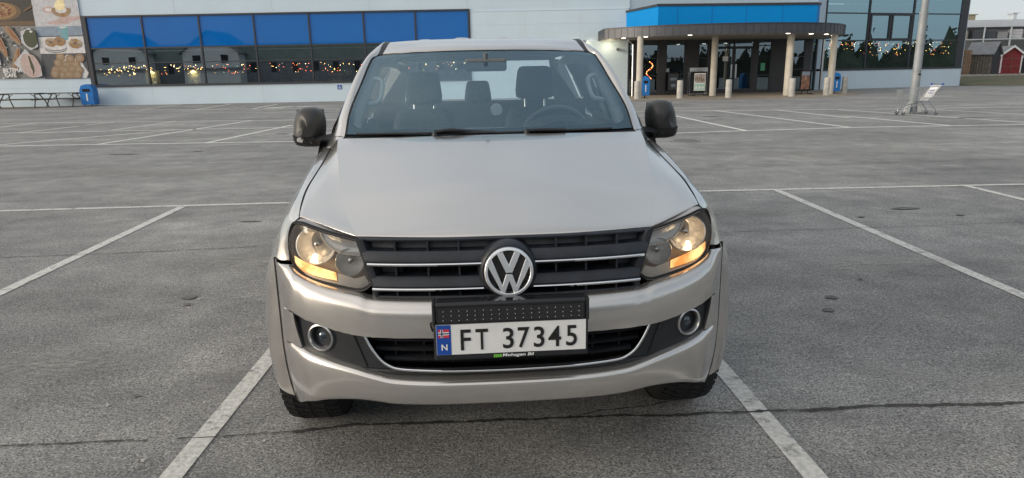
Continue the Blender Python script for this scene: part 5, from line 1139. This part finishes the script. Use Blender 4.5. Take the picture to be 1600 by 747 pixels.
for w in (.1, .5, .98): p, q = np.array(bk(.84, .93, .05)), np.array((.60, .24, .93)); c = p+(q-p)*w; b.tube([(c[0], -c[1], c[2]), tuple(c)], .007, 5)
b.build('rear_gate', 'white', t, 60)
b = MB(); b.add([(.36, -.20, .56), (.36, .20, .56), (.55, .20, .88), (.55, -.20, .88)], [(0, 1, 2, 3)]); fl_ = b.build('child_seat_flap', 'white', t)
b = MB()
for q in range(3):
    for k in range(2): c0 = -.12+q*.085; z0 = .66+k*.075; xo = lambda z: .36+(z-.56)/.32*.19-.006; b.add([(xo(z0), c0, z0), (xo(z0), c0+.055, z0), (xo(z0+.055), c0+.065, z0+.055), (xo(z0+.055), c0+.01, z0+.055)], [(0, 1, 2, 3)]); b.add([(xo(z0)+.014, c0, z0), (xo(z0)+.014, c0+.055, z0), (xo(z0+.055)+.014, c0+.065, z0+.055), (xo(z0+.055)+.014, c0+.01, z0+.055)], [(0, 1, 2, 3)])
b.build('blue_mark', 'trolleyblue', fl_)
b = MB(); b.tube([(.62, -.26, .975), (.62, .26, .975)], .020, 8); b.build('handle', 'satin', t, 60)
for v in (-1, 1): b = MB(); b.tube([(.62, v*.25, .975), (.62, v*.30, .975)], .027, 8); b.tube([(.60, v*.24, .93), (.625, v*.25, .975)], .016, 6); b.build('handle_end', 'trolleyblue', t, 60)
b = MB()
for v in (-1, 1): b.tube(cr([(-.50, v*.17, .12), (-.47, v*.18, .20), (-.30, v*.19, .27), (.05, v*.20, .37), (.24, v*.21, .40), (.33, v*.22, .36), (.46, v*.24, .22), (.54, v*.25, .13)], 4), .016, 8)
b.tube([(-.47, -.18, .20), (-.47, .18, .20)], .014, 8); b.tube([(.24, -.21, .40), (.24, .21, .40)], .014, 8); b.build('chassis', 'wire', t, 60)
for x, y in ((-.50, -.17), (-.50, .17), (.54, -.25), (.54, .25)):
    b = MB(); b.lathe([(.0, -.016), (.055, -.016), (.064, -.010), (.064, .010), (.055, .016), (.0, .016)], (x-.02, y, .064), 'y', 20); w = b.build('wheel', 'shelfgrey', t, 40); b = MB(); b.tube([(x-.02, y-.024, .066), (x, y-.02, .13)], .010, 6); b.tube([(x-.02, y+.024, .066), (x, y+.02, .13)], .010, 6); b.build('fork', 'wire', w)
MT['galv'] = mat('galvanised_steel', (.27, .29, .30), .6, .25, noise=(3, .18), rnoise=(6, .1))
t = thing('street_lamp', (13.58, 23.0, .004), 'tall galvanised street lamp post behind the shopping trolley', 'street lamp')
b = MB(); b.box((0, 0, .03), (.52, .52, .05))
for a in range(4):
    c, s_ = math.cos(R(45+90*a)), math.sin(R(45+90*a)); b.add([(c*.12, s_*.12, .05), (c*.34, s_*.34, .05), (c*.12, s_*.12, .40)], [(0, 1, 2)]); b.tube([(c*.28, s_*.28, .05), (c*.28, s_*.28, .13)], .025, 6)
b.build('base_plate', 'galv', t); b = MB(); b.lathe([(.135, .05), (.130, 1.36), (.137, 1.365), (.137, 1.40), (.128, 1.405), (.122, 3.18), (.135, 3.185), (.135, 3.26), (.108, 3.27), (.075, 9.0), (.0, 9.0)], (0, 0, 0), 'z', 24); po = b.build('pole', 'galv', t, 40)
b = MB(); b.box((.03, -.128, 1.28), (.09, .02, .05)); b.build('service_hatch', 'gap', po)
b = MB(); b.tube(cr([(0, 0, 8.8), (-.3, -.1, 9.15), (-1.2, -.4, 9.3)], 5), .04, 8); b.build('arm', 'galv', t, 50); b = MB(); b.box((-1.5, -.5, 9.3), (.75, .3, .12), .3); b.build('lamp_head', 'galv', t, bevel=.03)
# --- drain cover
b = MB(); b.lathe([(.0, .010), (.27, .010), (.29, .014), (.33, .014), (.335, .004)], (3.95, 15.25, 0), 'z', 32)
for k in range(-4, 5): w = math.sqrt(.26**2-(k*.055)**2); b.box((3.95, 15.25+k*.055, .014), (2*w, .022, .012))
tag(b.build('drain_cover', 'p_stone'), 'round iron drain cover in the asphalt right of the truck mirror', 'drain cover')

# ================================================================== yard behind the bank
MT['ware'] = mat('warehouse_sheet', (.46, .50, .54), .5, noise=(1, .06)); MT['warelo'] = mat('warehouse_lower', (.24, .25, .26), .6, noise=(.5, .15)); MT['rooffelt'] = mat('roof_felt', (.20, .21, .22), .8, noise=(2, .15)); MT['shedgrey'] = mat('grey_boards', (.15, .135, .115), .85, noise=(3, .25)); MT['sheddark'] = mat('dark_boards', (.03, .03, .032), .8); MT['shedred'] = mat('red_boards', (.22, .026, .032), .75, noise=(3, .2)); MT['palletwood'] = mat('pallet_wood', (.26, .17, .11), .85, noise=(4, .3))
t = thing('warehouse', (75, 93, .6), 'long pale warehouse behind the yard right of the store', 'warehouse')
b = MB(); b.box((0, 6, 2.9), (46, 12, 5.8)); b.build('wall', 'warelo', t); b = MB(); b.box((0, -.2, 6.25), (46.4, .5, .95)); b.box((0, 6, 6.3), (46, 12, .7)); b.build('roof_fascia', 'ware', t)
b = MB(); b.box((0, -.5, 5.70), (46.4, .08, .10)); b.build('gutter', 'frame', t)
b = MB(); b.prism([(-6, 6.7), (40, 6.7), (12, 8.2)], lambda p, h: (p[0]+2, 10+h, p[1]), 0, 8); b.build('rear_roof', 'beige', t)
for x, w, h, m_ in ((-12.4, 1.6, .7, 'beige'), (-6.2, .45, .8, 'ware')): b = MB(); b.box((x, 3, 6.9+h/2), (w, 1.2, h)); b.box((x, 3, 6.92+h), (w+.4, 1.5, .12)); b.build('roof_vent', m_, t)
t = thing('storage_rack', (70, 90.5, .6), 'tall open steel rack along the warehouse front', 'storage rack')
for i, x in enumerate(np.arange(-12.5, 14, 3.4)): b = MB(); b.box((x, -1.0, 2.9), (.14, .12, 5.8)); b.build('post', 'ware', t)
for z in (4.15, 5.72): b = MB(); b.box((0, -1.05, z), (27, .10, .12)); b.box((0, 0, z), (27, 2.0, .05)); b.build('beam', 'ware', t)
random.seed(5)
for i, (x, w, h, m_, l) in enumerate(((58.2, 1.4, .9, 'beige', 'pale bundle at the left end of the upper rack shelf'), (60.3, 1.3, 1.0, 'p_slate', 'dark pallet load beside the pale bundle on the rack'), (61.9, 1.4, .9, 'p_slate', 'second dark pallet load on the upper rack shelf'), (63.4, 1.3, .7, 'warelo', 'low grey pallet load on the upper rack shelf'), (65.2, 1.5, 1.0, 'p_pale', 'white wrapped pallet load on the upper rack shelf'), (67.6, 2.2, .5, 'p_cloth', 'flat white pack in the middle of the rack shelf'), (71.4, 3.0, 1.0, 'p_cloth', 'tall stack of white boards at the right of the rack'), (74.6, 2.6, .9, 'p_red', 'red topped pallet load at the far right of the rack'))):
    b = MB()
    for k in range(3): b.box((0, 0, h*(k+.5)/3), (w*random.uniform(.92, 1), 1.1, h/3*.93))
    b.box((0, 0, -.06), (w, 1.1, .10)); o = b.build('pallet_load', m_); o.location = (x, 90.2, 4.95); tag(o, l, 'pallet load', 'pallet loads on the rack')
def shed(x, y, rz, w, d, he, hr, wm, fm, label, boards):
    t = thing('shed', (x, y, .6), label, 'shed', rz, 'sheds for sale in the yard')
    b = MB(); b.prism([(-w/2, 0), (w/2, 0), (w/2, he), (0, hr), (-w/2, he)], lambda p, h: (p[0], h, p[1]), 0, d); b.build('wall', wm, t)
    b = MB()
    for s in (-1, 1): b.add([(s*(w/2+.2), -.2, he-.14), (s*(w/2+.2), d+.2, he-.14), (0, d+.2, hr+.07), (0, -.2, hr+.07), (s*(w/2+.2), -.2, he-.06), (s*(w/2+.2), d+.2, he-.06), (0, d+.2, hr+.15), (0, -.2, hr+.15)], [(0, 1, 2, 3), (4, 5, 6, 7), (0, 1, 5, 4), (1, 2, 6, 5), (2, 3, 7, 6), (3, 0, 4, 7)])
    b.build('roof', 'rooffelt', t)
    if boards:
        b = MB()
        for s in (-1, 1): b.add([(s*(w/2+.22), -.23, he-.22), (s*(w/2+.22), -.23, he-.0), (0, -.23, hr+.19), (0, -.23, hr-.03), (s*(w/2+.22), -.20, he-.22), (s*(w/2+.22), -.20, he-.0), (0, -.20, hr+.19), (0, -.20, hr-.03)], [(0, 1, 2, 3), (4, 5, 6, 7), (0, 1, 5, 4), (1, 2, 6, 5), (2, 3, 7, 6), (3, 0, 4, 7)])
        for s in (-1, 1): b.box((s*(w/2-.05), -.02, he/2), (.12, .05, he-.2))
        b.build('bargeboard', 'white', t); b = MB()
        for z in (.75, 1.55): b.box((0, -.015, z), (w-.2, .04, .06))
        b.box((0, -.02, 1.1), (.05, .05, 2.2)); b.build('door_battens', fm, t)
    else:
        b = MB()
        for k in range(9): b.box((-w/2-.012, .3+k*d/9, he/2), (.02, .03, he-.05))
        b.build('board_joints', fm, t); b = MB(); b.add([(-w/2+.02, -.01, 0.02), (w/2-.02, -.01, .02), (w/2-.02, -.01, he), (0, -.01, hr-.04), (-w/2+.02, -.01, he)], [(0, 1, 2, 3, 4)]); b.build('gable_front', 'sheddark', t)
shed(53.3, 73.5, 0, 2.25, 2.6, 2.0, 2.75, 'shedred', 'p_bun2', 'small red shed with white bargeboards on the yard', True)
shed(49.8, 70.85, R(40), 2.6, 2.2, 2.1, 3.1, 'shedgrey', 'sheddark', 'grey shed with a felt roof and dark gable beside the red shed', False)
shed(56.2, 74.6, 0, 1.9, 2.4, 1.6, 2.2, 'p_cloth', 'sheddark', 'white shed cut off by the right edge of the photo', False)
pb = MB()
for y in (-.36, 0, .36): pb.box((0, y, .05), (1.2, .10, .10))
for x in np.linspace(-.55, .55, 6): pb.box((x, 0, .125), (.13, .8, .035))
pal = pb.build('wooden_pallet', 'palletwood'); pal.location = (46.5, 71.0, .6)
for k in range(16):
    o = pal if k == 0 else pal.copy()
    if k: COL.objects.link(o)
    o.location = (46.5+random.uniform(-.04, .04), 71.0+random.uniform(-.03, .03), .6+k*.155); tag(o, 'brown wooden pallet in the tall stack right of the store corner', 'pallet', 'stacked wooden pallets')

# ================================================================== across the road behind the camera: what the shop windows mirror
MT['clad'] = mat('grey_green_cladding', (.30, .35, .31), .6, noise=(.6, .15)); MT['hwhite'] = mat('white_boards', (.82, .82, .80), .6)
t = thing('long_hall', (-30, -31, 0), 'long grey green hall across the road, mirrored in the shop windows', 'hall')
b = MB(); b.box((0, -6, 2.3), (112, 12, 4.6)); b.build('lower_wall', 'warelo', t); b = MB(); b.box((0, -6, 5.9), (112.3, 12.3, 2.6)); 
for k in range(224): b.box((-56+k*.5, .16, 5.9), (.09, .06, 2.6))
b.build('upper_cladding', 'clad', t); b = MB(); b.box((0, -6, 7.3), (112.6, 12.6, .2)); b.build('roof_edge', 'white', t)
for k in range(20): b = MB(); b.box((-36+k*3.6, .03, 3.4), (1.0, .1, 1.6)); b.build('window', 'frame', t)
def house(x, y, w, label):
    t = thing('gable_house', (x, y, 0), label, 'house', 0, 'white gabled houses across the road')
    b = MB(); b.prism([(-w/2, 0), (w/2, 0), (w/2, 6.0), (0, 9.2), (-w/2, 6.0)], lambda p, h: (p[0], -h, p[1]), 0, 9); b.build('wall', 'hwhite', t); b = MB()
    for s in (-1, 1): b.add([(s*(w/2+.5), .4, 5.7), (s*(w/2+.5), -9.4, 5.7), (0, -9.4, 9.4), (0, .4, 9.4), (s*(w/2+.5), .4, 5.9), (s*(w/2+.5), -9.4, 5.9), (0, -9.4, 9.6), (0, .4, 9.6)], [(0, 1, 2, 3), (4, 5, 6, 7), (0, 1, 5, 4), (1, 2, 6, 5), (2, 3, 7, 6), (3, 0, 4, 7)])
    b.build('roof', 'rooffelt', t)
    for xx in (-w/4, w/4): b = MB(); b.box((xx, .03, 4.9), (1.5, .1, 1.5)); b.build('window', 'white', t); b = MB(); b.box((xx, .09, 4.9), (1.2, .06, 1.2)); b.build('pane', 'gloss_black', t)
    b = MB(); b.box((0, .2, 3.3), (w+.6, .5, .4)); b.build('eaves_board', 'warelo', t)
house(-66, -28, 9, 'white gabled house at the far left across the road'); house(-50.5, -28, 9.5, 'white gabled house nearer the middle across the road')
random.seed(3)
for x, y, h, l in ((42, -36, 11, 'tall spruce tree across the road on the right'), (50, -40, 8, 'smaller spruce tree across the road on the right'), (30, -44, 7, 'low spruce tree across the road in the middle')):
    t = thing('spruce_tree', (x, y, 0), l, 'spruce', 0, 'spruces across the road'); cone_tree(t, h, h*.22, 900)

MT['foliage_far'] = mat('far_foliage', (.035, .040, .028), .95, noise=(.4, .5)); b = MB(); random.seed(11)
for (x0, y0), (x1, y1), h in (((40, -58), (66, -34), 4.2), ((66, -34), (96, -16), 5.0), ((96, -16), (118, 14), 7.0), ((118, 14), (128, 62), 7.5)):
    n = 60; hs = [h*(.62+.18*math.sin(k*.9+x0)+.14*math.sin(k*.37)+random.uniform(0, .35)) for k in range(n)]
    top = [(x0+(x1-x0)*k/(n-1), y0+(y1-y0)*k/(n-1), hs[k]) for k in range(n)]; b.grid([[(p[0], p[1], 0) for p in top], top, [(p[0]+3, p[1]-3, 0) for p in top]])
    for k in range(500):
        t = random.random(); i_ = int(t*(n-1)); x, y = x0+(x1-x0)*t, y0+(y1-y0)*t; z = hs[i_]*random.uniform(.8, 1.12); s_ = random.uniform(.12, .4); a = random.uniform(0, 6.3); c, q = math.cos(a)*s_, math.sin(a)*s_
        b.add([(x-c, y-q, z-s_*.6), (x+c, y+q, z-s_*.5), (x+c*.8, y+q*.8, z+s_*.6), (x-c*.6, y-q*.6, z+s_*.8)], [(0, 1, 2, 3)])
tag(b.build('tree_belt', 'foliage_far', recalc=False), 'dark belt of trees far to the right, seen mirrored in the shop glass', 'tree belt', kind='stuff')
